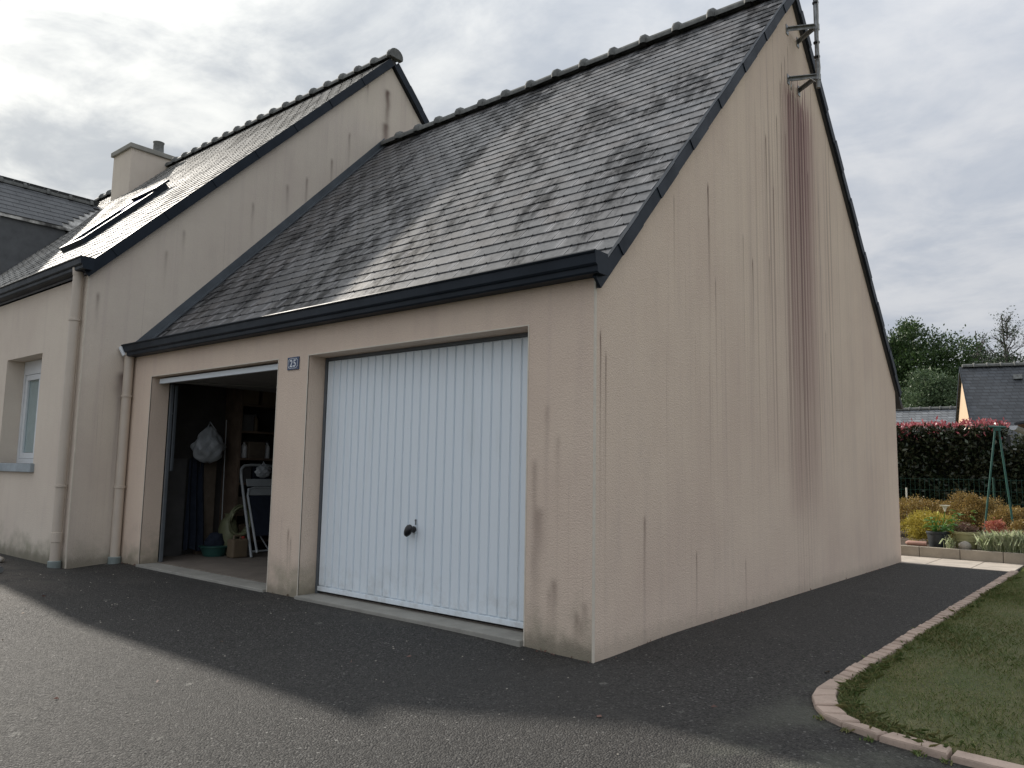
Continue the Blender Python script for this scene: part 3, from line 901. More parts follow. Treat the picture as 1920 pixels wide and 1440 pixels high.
# soffit strip under the rake
for side_ in (1, -1):
    y0, y1 = (.02, D / 2) if side_ > 0 else (D + .15, D / 2)
    z0 = ZG + SL * (y0 if side_ > 0 else D - y0); z1 = ZG + SL * D / 2
    MB().prism([(.031, y0, z0 + .004), (.031, y1, z1 + .004), (.031, y1, z1 + .03), (.031, y0, z0 + .03)], (-.05, 0, 0)).build('rake_soffit', m_zinc, roof)


def gutter_prof(y, z):
    return [(y, z), (y - .007, z + .006), (y - .012, z - .002), (y - .006, z - .012), (y + .002, z - .014), (y + .004, z - .074), (y + .014, z - .086), (y + .024, z - .088), (y + .026, z - .120),
            (y + .036, z - .130), (y + .13, z - .130), (y + .13, z - .122), (y + .04, z - .122), (y + .034, z - .114), (y + .030, z - .082), (y + .016, z - .078), (y + .011, z - .07), (y + .008, z - .004)]
def gutter(x0, x1, y, z, parent, name='gutter'):
    pr = gutter_prof(y, z)
    o = MB().prism([(x0, a, b) for a, b in pr], (x1 - x0, 0, 0)).build(name, m_zinc, parent)
    cap = [(y - .013, z + .003), (y - .006, z - .014), (y + .001, z - .076), (y + .021, z - .09), (y + .023, z - .124), (y + .034, z - .133), (y + .134, z - .133), (y + .134, z + .003)]
    MB().prism([(x1 + .0005, a, b) for a, b in cap], (.006, 0, 0)).build('gutter_end_cap', m_zinc, parent)
    return o
gutter(XH + .02, .085, -.135, 2.372, garage)
MB().tube([(XH - .02 + .04, -.15, 2.345), (XH + .07, -.12, 2.25)], .022, 10).build('gutter_outlet', m_upvc, garage)
# abutment flashing against the house gable
dv = Vector((0, 1, SL)).normalized()
fl = MB()
y0, y1 = -.08, D / 2
fl.prism([(XH + .002, y0, rz(y0) + .02), (XH + .002, y1, rz(y1) + .02), (XH + .002, y1, rz(y1) + .175), (XH + .002, y0, rz(y0) + .175)], (.012, 0, 0))
fl.prism([(XH + .0145, y0, rz(y0) + .048), (XH + .0145, y1, rz(y1) + .048), (XH + .0145, y1, rz(y1) + .062), (XH + .0145, y0, rz(y0) + .062)], (.075, 0, 0))
fl.build('wall_flashing', m_flash, garage)


def downpipe(parent, x, y, z0, z1, collars, name='downpipe', sleeve=None):
    o = MB().tube([(x, y, z0 + .06), (x, y, z1)], .050, 20).build(name, m_pvc, parent, smooth=True)
    for z in collars:
        mb = MB(); mb.lathe([(.051, -.012), (.059, -.010), (.059, .010), (.051, .012)], (x, y, z), 20)
        mb.box(x - .008, x + .008, y + .045, y + .062, z - .01, z + .01)
        mb.build('pipe_collar', m_pvc, o, smooth=True)
    MB().lathe([(.066, 0), (.066, .085), (.058, .092), (.052, .092)], (x, y, z0 - .02), 20).build('pipe_base', m_pvcgrey, o, smooth=True)
    if sleeve:
        MB().lathe([(.0505, 0), (.056, .003), (.056, .10), (.0505, .103)], (x, y, sleeve), 20).build('pipe_sleeve', m_pvc, o, smooth=True)
    MB().tube([(x, y, z1 - .01), (x, y - .01, z1 + .10)], .054, 20).build('pipe_socket', m_pvc, o, smooth=True)
    return o
downpipe(garage, XH + .064, -.062, gz(XH, -.06), 2.24, (1.80, .79))

# closed white door
dy = .172
DX0, DX1 = RO[0] + .035, RO[1] - .004
door = MB().box(DX0, DX1, dy + .014, dy + .030, .03, 1.965).build('garage_door', m_white, garage)
npan = 26; pw = (DX1 - DX0 - .012) / npan
def panel_mesh(w2, h):
    e = .005; x = w2 / 2
    mb = MB()
    mb.add([(-x, 0, 0), (x, 0, 0), (x, 0, h), (-x, 0, h), (-x + e, -.012, 0.004), (x - e, -.012, .004), (x - e, -.012, h - .004), (-x + e, -.012, h - .004)],
           [(4, 5, 6, 7), (0, 1, 5, 4), (1, 2, 6, 5), (2, 3, 7, 6), (3, 0, 4, 7)])
    me = mb.mesh('door_panel'); me.materials.append(m_white); return me
pme = panel_mesh(pw - .010, 1.90)
for i in range(npan):
    cx = DX0 + pw * (i + .5) + (.006 if i >= npan // 2 else 0)
    inst('door_panel', pme, Matrix.Translation((cx, dy + .0135, .062)), door)
MB().box(DX0, DX1, dy - .006, dy + .013, .018, .056).build('bottom_rail', m_white, door, bevel=.003)
MB().box(RO[0] + .002, DX0 - .002, dy - .002, .199, -.006, ZL - .002).build('door_frame', m_frame, garage)
MB().box(DX0, DX1, dy + .004, .199, 1.968, ZL - .002).build('door_head_frame', m_frame, garage)
hx, hz = -1.735, .595
hd = MB()
hd.lathe([(.022, 0), (.026, .012), (.018, .03), (.014, .045)], (0, 0, 0), 16)
M = Matrix.Translation((hx, dy + .002, hz)) @ Matrix.Rotation(math.radians(90), 4, 'X')
kb = MB(); kb.add([M @ Vector(p) for p in hd.v], hd.f)
eg = MB(); eg.lathe([(.004, -.056), (.020, -.048), (.032, -.024), (.036, 0), (.031, .024), (.017, .042), (.003, .049)], (0, 0, 0), 18, 0.62)
M2 = Matrix.Translation((hx - .006, dy - .055, hz - .004)) @ Matrix.Rotation(math.radians(38), 4, 'Y')
kb.add([M2 @ Vector(p) for p in eg.v], eg.f)
kb.build('handle', m_black, door, smooth=True)
kh = MB(); kh.lathe([(.0085, 0), (.0085, .004)], (0, 0, 0), 14)
Mk = Matrix.Translation((hx + .012, dy + .0015, hz + .068)) @ Matrix.Rotation(math.radians(90), 4, 'X')
kk = MB(); kk.add([Mk @ Vector(p) for p in kh.v], kh.f); kk.box(hx + .0075, hx + .0165, dy - .0024, dy + .0015, hz + .034, hz + .066)
kk.build('keyhole', m_frame, door)

# open door, tipped up under the ceiling
od = MB().box(LO[0] + .04, LO[1] - .03, .105, 2.05, 1.955, 1.975).build('open_garage_door', m_doorin, garage)
MB().box(LO[0] + .035, LO[1] - .025, .07, .104, 1.925, 1.978).build('bottom_rail', m_white, od, bevel=.004)
for (a, b) in (((LO[0] + .1, .12), (LO[0] + 1.15, 2.0)), ((LO[1] - .1, .12), (LO[0] + 1.25, 2.0))):
    va, vb = Vector((a[0], a[1], 1.94)), Vector((b[0], b[1], 1.94))
    t = (vb - va).normalized(); nn = Vector((-t.y, t.x, 0)) * .03
    MB().prism([va - nn, vb - nn, vb + nn, va + nn], (0, 0, .013)).build('door_brace', m_doorin, od)
MB().box(LO[0] + .04, LO[1] - .03, 2.051, 2.09, 1.93, 1.98).build('top_rail', m_white, od)
for x in (LO[0] + .012, LO[1] - .042):
    MB().box(x, x + .03, .206, .235, .0, 1.93).build('door_track', m_frame, garage)
for x in (LO[0] + .055, LO[1] - .085):
    MB().box(x, x + .028, .24, .262, .98, 1.92).build('door_arm', m_flash, garage)
MB().tube([(LO[1] - .25, .6, 1.90), (LO[1] - .6, .75, 1.905)], .012, 8).build('door_spring', m_galv, garage)

# ------------------------------------------------------------------ house number
sign = MB().box(-3.226, -3.058, -.010, -.0015, 1.888, 2.000).build('house_number_sign', m_enamel, None, (-3.142, -.006, 1.944), bevel=.002)
tag(sign, 'small blue enamel number plate 25 on the pillar between the garage doors', 'number plate')
cx, cz_ = -3.142, 1.944
hw, hh, cc = .070, .043, .018
def octo(k): return [(-hw + k + cc, -hh + k), (hw - k - cc, -hh + k), (hw - k, -hh + k + cc), (hw - k, hh - k - cc), (hw - k - cc, hh - k), (-hw + k + cc, hh - k), (-hw + k, hh - k - cc), (-hw + k, -hh + k + cc)]
o1, o2 = octo(0), octo(.0034)
mb = MB()
for yy in (-.0118, -.0101):
    mb.v += [(cx + a, yy, cz_ + b) for a, b in o1] + [(cx + a, yy, cz_ + b) for a, b in o2]
for i in range(8):
    j = (i + 1) % 8
    mb.f += [(i, j, 8 + j, 8 + i), (16 + i, 24 + i, 24 + j, 16 + j), (i, 16 + i, 16 + j, j), (8 + i, 8 + j, 24 + j, 24 + i)]
mb.build('border', m_enamelw, sign)
for ch, ox in (('2', -.0255), ('5', .0255)):
    cu = bpy.data.curves.new('digit', 'FONT'); cu.body = ch; cu.size = .088; cu.align_x = 'CENTER'; cu.align_y = 'CENTER'
    cu.extrude = .0009; cu.offset = .0014
    to = bpy.data.objects.new('tmp', cu); COL.objects.link(to)
    dg = bpy.context.evaluated_depsgraph_get(); me = bpy.data.meshes.new_from_object(to.evaluated_get(dg))
    bpy.data.objects.remove(to)
    me.name = 'digit'; me.transform(Matrix.Translation((cx + ox, -.011, cz_ - .003)) @ Matrix.Rotation(math.radians(90), 4, 'X'))
    me.materials.clear(); link('digit', me, m_enamelw, sign)

# ------------------------------------------------------------------ house
HY0, HY1 = -.53, 7.84; HM = (HY0 + HY1) / 2; HS = 1.0134; HZ = 3.093; HX0 = -17.5
house = empty('house', (-11, 3.6, -.03), 'beige rendered house with a sunlit slate roof, chimney and dormer, joined to the garage', 'house')
hp = HZ + HS * (HM - HY0)
WX0, WX1, WZ0, WZ1 = -8.64, -7.46, 1.03, 2.335
MB().prism([(XH, HY0, -.3), (XH, HY1, -.3), (XH, HY1, HZ), (XH, HM, hp - .02), (XH, HY0, HZ)], (-.2, 0, 0)).build('gable_wall', m_house, house)
wall_xz(MB(), HX0, XH - .2, -.3, HZ, HY0, HY0 + .25, [(WX0, WX1, WZ0, WZ1)]).build('front_wall', m_housefront, house)
MB().box(XH - .2, XH - .0005, HY0 - .0015, HY0 - .0002, -.25, HZ).build('wall_edge_strip', m_housefront, house)
MB().box(XH - .010, XH + .003, HY0 - .004, HY0 + .008, -.06, HZ).build('corner_bead', m_bead, house)
MB().box(HX0, XH - .2, HY1 - .25, HY1, -.3, HZ).build('back_wall', m_housefront, house)
MB().prism([(HX0, HY0, -.3), (HX0, HY1, -.3), (HX0, HY1, HZ), (HX0, HM, hp - .02), (HX0, HY0, HZ)], (.2, 0, 0)).build('gable_wall', m_house, house)
def hz_(y): return HZ + .11 + HS * min(y - HY0, HY1 - y)
ye = HY0 + .006
pf = [(ye, hz_(ye)), (HM, hz_(HM)), (HY1 + .06, hz_(HY1 + .06))]
hroof = MB().prism([(XH + .04, y, z) for y, z in pf] + [(XH + .04, y, z - .09) for y, z in pf[::-1]], (HX0 - XH - .08, 0, 0)).build('roof', m_deck, house)
csl = math.sqrt(1 + HS * HS)
SKX0, SKX1, SKY0, SKY1 = -9.62, -8.84, .36, 1.50
DXC, DHW = -13.95, .85
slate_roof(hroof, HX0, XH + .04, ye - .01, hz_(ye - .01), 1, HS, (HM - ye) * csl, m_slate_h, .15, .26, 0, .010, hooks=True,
           skip=lambda x, y: (SKX0 < x < SKX1 and SKY0 - .1 < y < SKY1 - .05))
hr = ridge_mesh(.405, .088)
for i in range(27):
    inst('ridge_tile', hr, Matrix.Translation((XH + .09 - (i + 1) * .405, HM, hz_(HM) + .03)) @ Matrix.Rotation(random.gauss(0, .005), 4, 'Y'), hroof)
ecm = MB(); kk_ = 12; rr_ = .125
prof_ = [(rr_ * 1.12 * math.cos(math.pi * t / kk_ * 1.2 - .31), rr_ * math.sin(math.pi * t / kk_ * 1.2 - .31)) for t in range(kk_ + 1)]
ecm.prism([(XH + .03, HM + a, hz_(HM) + .03 + b) for a, b in prof_], (.075, 0, 0)); ecm.build('ridge_end_cap', m_ridge, hroof, bevel=.008)
pl = .40
for side_ in (1, -1):
    for k in range(16):
        L0 = k * pl - .03; L1 = min(L0 + pl + .006, (HM - HY0) * csl)
        if L0 >= (HM - HY0) * csl - .02: continue
        vm = verge_mesh(L1 - L0, HS, .165, .019 + .007 * (k % 2)); y = HY0 + L0 / csl; zz = HZ + HS * (y - HY0)
        M = Matrix.Translation((XH + .042, y, zz)) if side_ > 0 else Matrix.Translation((XH + .042, HY1 - (y - HY0), zz)) @ Matrix.Diagonal((1, -1, 1, 1))
        mb = MB(); mb.add([M @ Vector(p) for p in vm.v], vm.f); mb.build('verge_panel', m_zinc, hroof)
gutter(HX0, XH + .13, HY0 - .145, 3.262, house)
downpipe(house, -6.405, HY0 - .068, gz(-6.4, -.6), 3.11, (2.60, .80), sleeve=.21)

# window on the house front
wy = HY0 + .20
wf = MB()
for (a, b, c, d) in ((WX0 + .002, WX1 - .002, WZ0 + .002, WZ0 + .06), (WX0 + .002, WX1 - .002, 2.16, WZ1 - .002), (WX0 + .002, WX0 + .06, WZ0 + .06, 2.16), (WX1 - .06, WX1 - .002, WZ0 + .06, 2.16)):
    wf.box(a, b, wy, wy + .06, c, d)
win = wf.build('window', m_upvc, house)
for (a, b) in ((WX0 + .063, (WX0 + WX1) / 2 - .003), ((WX0 + WX1) / 2 + .003, WX1 - .063)):
    sf = MB()
    z0, z1 = WZ0 + .063, 2.157
    for (p, q_, r, s_) in ((a, b, z0, z0 + .07), (a, b, z1 - .07, z1), (a, a + .07, z0 + .07, z1 - .07), (b - .07, b, z0 + .07, z1 - .07)): sf.box(p, q_, wy + .008, wy + .05, r, s_)
    sf.build('sash', m_upvc, win, bevel=.004)
    MB().box(a + .068, b - .068, wy + .030, wy + .036, z0 + .068, z1 - .068).build('pane', m_glass, win)
cur = MB()
xs_ = np.linspace(WX0 + .06, WX1 - .06, 90)
cur.v = [(x, wy + .030 - .004 * (math.sin(i * 1.1) + .4 * math.sin(i * .37)) - .0062, z) for z in (WZ0 + .14, 2.10) for i, x in enumerate(xs_)]
cur.f = [(i, i + 1, 91 + i, 90 + i) for i in range(89)]
for v_ in range(len(cur.v)):
    cur.v[v_] = (cur.v[v_][0], cur.v[v_][1] + .022, cur.v[v_][2])
cur.build('net_curtain', m_curtain, win, smooth=True)
MB().box(WX0 - .3, WX1 + .3, wy + .5, wy + .52, .3, 2.6).build('room_back', m_inner, win)
MB().box(WX0 - .03, WX1 + .05, HY0 - .045, HY0 + .20, WZ0 - .10, WZ0 - .0).build('window_sill', mat('sill_grey', fn=f_conc((0.36, 0.41, 0.44))), house, bevel=.006)

# roof window
skm = MB(); u, v, n = slope_frame(1, HS)
def rp(x, y, h): return Vector((x, y, hz_(y))) + n * h
def slab(mb, x0, x1, ya, yb, h0, h1):
    mb.add([rp(x, y, h) for x in (x0, x1) for y in (ya, yb) for h in (h0, h1)], [(0, 1, 3, 2), (4, 6, 7, 5), (0, 4, 5, 1), (2, 3, 7, 6), (0, 2, 6, 4), (1, 5, 7, 3)])
for (a, b, c, d) in ((SKX0, SKX0 + .07, SKY0, SKY1), (SKX1 - .07, SKX1, SKY0, SKY1), (SKX0 + .07, SKX1 - .07, SKY0, SKY0 + .06), (SKX0 + .07, SKX1 - .07, SKY1 - .09, SKY1)):
    slab(skm, a, b, c, d, .0, .10)
skw = skm.build('roof_window', m_zinc, house)
pm = MB(); slab(pm, SKX0 + .07, SKX1 - .07, SKY0 + .06, SKY1 - .09, .05, .065); pm.build('pane', m_glass, skw)
pm = MB(); slab(pm, SKX0 - .02, SKX1 + .02, SKY1 - .14, SKY1 + .05, .101, .135); pm.build('top_cover', m_zinc, skw)
pm = MB(); slab(pm, SKX0 + .1, SKX1 - .1, SKY1 - .38, SKY1 - .15, .066, .082); pm.build('blind', m_blue, skw)

# chimney
cx0, cx1, cy0, cy1 = -14.35, -13.5, 2.83, 3.72
ch = MB().box(cx0, cx1, cy0, cy1, 5.8, 7.62).build('chimney', m_house, house)
MB().box(cx0 - .05, cx1 + .05, cy0 - .05, cy1 + .05, 7.621, 7.72).build('chimney_cap', m_conc, ch, bevel=.012)
MB().lathe([(.13, 0), (.135, .02), (.115, .05), (.105, .26), (.118, .30), (.10, .305), (.09, .1)], (-13.72, 3.48, 7.715), 20).build('chimney_pot', m_ridge, ch, smooth=True)
# dormer
yr = .50
dz1 = 6.28; dze = 5.44
zf = lambda y: hz_(y) - .06
dm = MB()
yb = lambda z: HY0 + (z - HZ - .10) / HS
dm.prism([(DXC - DHW + .05, yr, 3.2), (DXC + DHW - .05, yr, 3.2), (DXC + DHW - .05, yr, dze + .04), (DXC, yr, dz1 - .05), (DXC - DHW + .05, yr, dze + .04)], (0, yb(dze) - yr - .1, 0))
dor = dm.build('dormer', mat('slate_cheek', fn=simple((0.10, 0.105, 0.11), .15, 6, 0.7)), house)
for sgn in (1, -1):
    a = Vector((DXC, yr - .15, dz1)); b = Vector((DXC, yb(dz1) + .03, dz1)); c = Vector((DXC + sgn * DHW, yb(dze) + .03, dze)); d = Vector((DXC + sgn * DHW, yr - .15, dze))
    MB().prism([a, b, c, d], (0, 0, .05)).build('dormer_roof', m_slate_h, dor)
    ss = slate_mesh(.256, .26, .009, 'slate'); ss.materials.append(m_slate_h)
    out = (c - b); 
    vv = (Vector((DXC, 0, dz1)) - Vector((DXC + sgn * DHW, 0, dze))); Ls = vv.length; vv.normalize(); uu = Vector((0, sgn * 1.0, 0)); nn = uu.cross(vv)
    Vs, Fs = [], []
    bv = np.array([list(t.co) for t in ss.vertices]); fs_ = [tuple(p.vertices) for p in ss.polygons]
    r = 0
    while r * .15 < Ls - .05:
        y = yr - .15 + (.13 if r % 2 else 0)
        z = dze + vv.z * r * .15
        while y + .1 < yb(z) + .05:
            p = Vector((DXC + sgn * DHW, y, dze + .052)) + vv * r * .15
            Mx = Matrix.Translation(p) @ Matrix(((uu.x, vv.x, nn.x), (uu.y, vv.y, nn.y), (uu.z, vv.z, nn.z))).to_4x4() @ Matrix.Rotation(-.058, 4, 'X') @ Matrix.Translation((0, 0, .014))
            Aq = np.array(Mx); bb = len(Vs); Vs += (bv @ Aq[:3, :3].T + Aq[:3, 3]).tolist(); Fs += [tuple(i + bb for i in f) for f in fs_]
            y += .26
        r += 1
    me = bpy.data.meshes.new('dormer_slates'); me.from_pydata(Vs, [], Fs); me.update(); link('dormer_slates', me, m_slate_d, dor, None, False, 'stuff')
dr = ridge_mesh(.405, .075)
y = yr - .2
while y < yb(dz1) - .3:
    inst('ridge_tile', dr, Matrix.Translation((DXC, y, dz1 + .04)) @ Matrix.Rotation(math.radians(90), 4, 'Z'), dor); y += .405
MB().prism([(DXC + DHW + .0, yb(dze) + .03, dze + .055), (DXC + .0, yb(dz1) + .03, dz1 + .06), (DXC + .07, yb(dz1) + .12, dz1 + .13), (DXC + DHW + .08, yb(dze) + .12, dze + .14)], (0, 0, .012)).build('valley_flashing', m_flash, dor)

# ------------------------------------------------------------------ antenna mast
MX, MY = .24, 3.555
ant = empty('antenna_mast', (MX, MY, 4.87), 'galvanised steel antenna mast on two pairs of wall brackets under the gable peak', 'antenna mast')
MB().tube([(MX, MY + .02, 4.87), (MX, MY - .01, 6.0), (MX, MY - .01, 7.9)], .021, 14).build('pole', m_galv, ant, smooth=True)
for zc in (5.49, 4.965):
    for fy in (3.41, 3.71):
        a = Vector((.006, fy, zc)); b = Vector((MX - .01, MY + (.015 if fy > MY else -.015), zc + .01))
        t = (b - a).normalized(); s_ = t.cross(Vector((0, 0, 1))).normalized()
        mb = MB()
        mb.prism([a - s_ * .003 - Vector((0, 0, .018)), a + s_ * .003 - Vector((0, 0, .018)), a + s_ * .003 + Vector((0, 0, .018)), a - s_ * .003 + Vector((0, 0, .018))], b - a)
        mb.prism([a + Vector((0, 0, .012)), a + s_ * .03 + Vector((0, 0, .012)), a + s_ * .03 + Vector((0, 0, .018)), a + Vector((0, 0, .018))], b - a)
        mb.box(.0015, .007, fy - .03, fy + .03, zc - .05, zc + .05)
        mb.build('bracket', m_galv, ant)
    MB().lathe([(.022, -.03), (.030, -.028), (.030, .028), (.022, .03)], (MX, MY + .01, zc + .01), 14).build('clamp', m_galv, ant)
pts = [(MX + .024, MY - .01, 7.9), (MX + .025, MY - .012, 6.2), (MX + .03, MY - .02, 5.6), (MX + .024, MY - .03, 5.3), (MX + .034, MY - .02, 5.05), (MX + .03, MY - .035, 4.93), (MX + .0, MY - .06, 4.90),
       (MX - .05, MY - .07, 4.95), (.12, 3.48, 4.955), (.03, 3.43, 4.95), (.03, 3.41, 4.88), (.02, 3.44, 4.86)]
MB().tube(pts, .006, 8).build('cable', m_cable, ant, smooth=True)
for z in (5.33, 5.18, 5.75, 6.3):
    MB().lathe([(.026, -.008), (.031, -.006), (.031, .006), (.026, .008)], (MX + .003, MY - .008, z), 12).build('cable_tie', m_black, ant)

# ------------------------------------------------------------------ things in the open garage
def shelf_unit():
    e = empty('shelf_unit', (-6.05, 1.75, 0), 'dark wooden shelf unit full of odds and ends at the back of the open garage', 'shelves')
    for y in (1.17, 2.42):
        MB().box(-6.27, -5.92, y, y + .03, 0, 2.1).build('shelf_side', m_wood, e)
    for z in (.12, .45, .82, 1.12, 1.45, 1.78):
        MB().box(-6.27, -5.92, 1.20, 2.42, z, z + .025).build('shelf_board', m_wood, e)
    return e
shelf_unit()
cols_ = [('white', m_upvc), ('tan', m_can), ('grey', m_grayboard), ('navy', m_navy), ('brown', m_board), ('green', m_basin)]
items = [
    ('bottle', 'white', 1.62, 1.145, 'white plastic bottle standing left of the middle of the second shelf from the top', 'bottle'),
    ('bottle', 'tan', 1.44, 1.475, 'tan bottle standing on the upper shelf above the folded bags', 'bottle'),
    ('box', 'grey', 1.30, 1.475, 'small grey box at the left end of the upper shelf', 'box'),
    ('box', 'tan', 1.32, 1.805, 'tan cardboard box at the left of the topmost shelf', 'box'),
    ('box', 'navy', 1.52, .845, 'navy box on the shelf level with the folded chair top', 'box'),
    ('box', 'brown', 1.30, .475, 'brown cardboard box on the shelf behind the hose coil', 'box'),
    ('box', 'green', 1.56, .475, 'green crate on the low shelf behind the folded chair', 'crate'),
]
items += [
    ('bottle', 'grey', 1.76, 1.475, 'dark grey bottle at the right of the upper shelf in the garage', 'bottle'),
    ('bottle', 'white', 1.30, 1.145, 'white plastic bottle at the left end of the second shelf from the top', 'bottle'),
    ('box', 'brown', 1.44, 1.145, 'brown carton between the bottles on the second shelf from the top', 'box'),
    ('box', 'grey', 1.30, .845, 'small grey box at the left of the shelf level with the chair top', 'box'),
    ('box', 'tan', 1.60, 1.805, 'tan cardboard box at the right of the topmost shelf', 'box'),
    ('box', 'tan', 1.36, .145, 'tan carton on the lowest shelf behind the jerrycan', 'box'),
]
for (kind, cn, y, z, lab, cat) in items:
    m = dict(cols_)[cn]
    if kind == 'bottle':
        e = empty('bottle', (-6.02, y, z), lab, cat)
        MB().lathe([(.034, 0), (.036, .01), (.036, .13), (.03, .155), (.014, .175), (.014, .19)], (-6.02, y, z), 16).build('bottle_body', m, e, smooth=True)
        MB().lathe([(.017, 0), (.017, .022)], (-6.02, y, z + .1905), 12).build('cap', m_grayboard, e)
    else:
        e = empty('box', (-6.05, y, z), lab, cat)
        w2 = .075 if 'small' in lab else .11
        MB().box(-6.20, -5.95, y - w2, y + w2, z, z + .18).build('box_body', m, e, bevel=.004)
        MB().box(-6.203, -5.947, y - w2 - .003, y + w2 + .003, z + .1805, z + .20).build('lid', m, e, bevel=.003)


def bag(name, c, ext, label, hang=True):
    bm = bmesh.new(); bmesh.ops.create_icosphere(bm, subdivisions=4, radius=1.0)
    for v_ in bm.verts:
        p = v_.co; ang = math.atan2(p.y, p.x)
        k = 1 + .10 * math.sin(ang * 5 + p.z * 4) + .06 * math.sin(ang * 9 - p.z * 7) + .05 * math.sin(p.z * 9 + ang * 2)
        if hang: k *= (1.0 - .5 * max(0, p.z) + .12 * max(0, -p.z))
        v_.co = Vector((p.x * ext[0] * k, p.y * ext[1] * k, p.z * ext[2] * (1 + .07 * math.sin(ang * 3))))
    me = bpy.data.meshes.new(name); bm.to_mesh(me); bm.free(); me.transform(Matrix.Translation(c))
    e = empty(name, c, label, 'plastic bag')
    link('bag_body', me, m_bag, e, None, True)
    return e
b1 = bag('plastic_bag', (-6.02, .84, 1.29), (.10, .19, .21), 'white plastic bag hanging on the side wall inside the open garage')
MB().tube([(-6.02, .80, 1.46), (-6.06, .86, 1.56), (-6.02, .92, 1.46)], .009, 8).build('bag_handle', m_bag, b1, smooth=True)
b2 = bag('plastic_bag', (-5.76, 1.42, .985), (.05, .10, .075), 'crumpled white plastic bag caught in the top of the folded garden chair', False)
MB().tube([(-5.76, 1.40, 1.04), (-5.78, 1.43, 1.10), (-5.76, 1.46, 1.04)], .008, 8).build('bag_handle', m_bag, b2, smooth=True)

# folding garden chair leaning on the shelves
chair = empty('folding_chair', (-5.55, 1.4, 0), 'folded garden lounger with white tube frame and navy fabric inside the open garage', 'garden chair')
def cp(t, s_, off=0.0):      # t height along the frame, s_ across
    return Vector((-5.50 - .36 * t + off, 1.16 + s_ * .5, 1.06 * t))
MB().tube([cp(0.0, 0), cp(.5, .0), cp(.86, 0.0), cp(.95, .03), cp(.99, .12), cp(1.0, .3), cp(1.0, .7), cp(.99, .88), cp(.95, .97), cp(.86, 1), cp(.5, 1), cp(0, 1)], .017, 10).build('outer_frame', m_steelw, chair, smooth=True)
MB().tube([cp(.05, .10, .05), cp(.66, .05, .05), cp(.73, .1, .05), cp(.745, .25, .05), cp(.745, .75, .05), cp(.73, .9, .05), cp(.66, .95, .05), cp(.05, .90, .05)], .014, 10).build('inner_frame', m_steelw, chair, smooth=True)
for (t0, t1, nm, m) in ((.76, .84, 'head_bar', m_steelw), (.66, .735, 'foot_bar', m_steelw), (.22, .655, 'fabric', m_navy)):
    MB().prism([cp(t0, .07, .04), cp(t0, .93, .04), cp(t1, .93, .04), cp(t1, .07, .04)], (.012, 0, 0.004)).build(nm, m, chair)
MB().tube([cp(.06, .0), cp(.06, 1)], .012, 8).build('cross_bar', m_steelw, chair)
for s_ in (0, 1):
    MB().tube([cp(.04, .5), cp(.26, .25 + .5 * s_)], .008, 8).build('strut', m_steelw, chair)

t = MB().box(-6.24, -6.19, .84, 1.05, 0.0, 1.32).build('wooden_board', m_board, None, (-6.2, .95, 0)); tag(t, 'brown wooden board standing on end beside the shelves in the open garage', 'board')
t = MB().box(-6.25, -6.20, .30, .68, 0.0, 1.12).build('grey_panel', m_grayboard, None, (-6.2, .5, 0)); tag(t, 'dark grey panel standing against the side wall behind the door track', 'panel')
rod = MB().tube([(-6.05, 1.085, 0.0), (-6.07, 1.075, 1.60)], .006, 8).build('metal_rod', m_steelw, None, (-6.05, 1.085, 0)); tag(rod, 'thin pale metal rod standing upright beside the brown board in the open garage', 'rod')
line = MB().tube([(-6.20, .44, 1.86), (-6.21, .47, 1.63)], .003, 6).build('thin_line', m_steelw, None, (-6.2, .44, 1.86)); tag(line, 'thin white cord high on the dark side wall of the open garage', 'line')  # thin pale upright tube against the side wall
# dark tarpaulin hanging below the bag
mb = MB(); ny, nz = 26, 12
for k in range(nz + 1):
    for i in range(ny + 1):
        t = i / ny; zz = 1.12 - 1.06 * k / nz
        mb.v.append((-6.19 + .035 * math.sin(t * 17 + .5 * math.sin(k * .5)) * (0.4 + .6 * k / nz) + .05 * k / nz, .70 + .20 * t + (t - .5) * .06 * k / nz, zz + .02 * math.sin(t * 7)))
mb.f = [(k * (ny + 1) + i, k * (ny + 1) + i + 1, (k + 1) * (ny + 1) + i + 1, (k + 1) * (ny + 1) + i) for k in range(nz) for i in range(ny)]
t = mb.build('hanging_sheet', m_navy, None, (-6.17, .8, .06), smooth=True); tag(t, 'dark navy sheet hanging below the white plastic bag', 'sheet')
# basin with things in
sack = MB(); sack.lathe([(.09, 0), (.13, .05), (.13, .30), (.10, .40), (.045, .44), (.06, .48)], (-5.93, 1.10, .002), 18, .8)
t = sack.build('sack', m_hose, None, (-5.93, 1.1, 0), smooth=True); tag(t, 'olive sack tied at the top standing behind the jerrycan', 'sack')
bas = empty('plastic_basin', (-5.92, .93, 0), 'low green plastic basin on the floor of the open garage', 'basin')
MB().lathe([(.12, .0), (.155, .10), (.165, .105), (.165, .112), (.15, .108), (.115, .012)], (-5.92, .93, .001), 28).build('basin_body', m_basin, bas, smooth=True)
MB().lathe([(.160, 0), (.172, .004), (.172, .012), (.160, .016)], (-5.92, .93, .102), 28).build('rim', m_basin, bas, smooth=True)
bm = bmesh.new(); bmesh.ops.create_icosphere(bm, subdivisions=3, radius=1.0)
for v_ in bm.verts:
    p = v_.co; k = 1 + .2 * math.sin(p.x * 6 + p.y * 4) * math.cos(p.z * 5)
    v_.co = Vector((-5.94 + p.x * .10 * k, .94 + p.y * .11 * k, .15 + p.z * .12 * k))
me = bpy.data.meshes.new('cloth_bundle'); bm.to_mesh(me); bm.free()
t = link('cloth_bundle', me, m_navy, None, (-5.94, .94, .05), True); tag(t, 'dark blue cloth bundled in the green basin', 'cloth')
can = empty('jerrycan', (-5.60, 1.04, 0), 'tan plastic jerrycan on the garage floor at the foot of the folded chair', 'jerrycan')
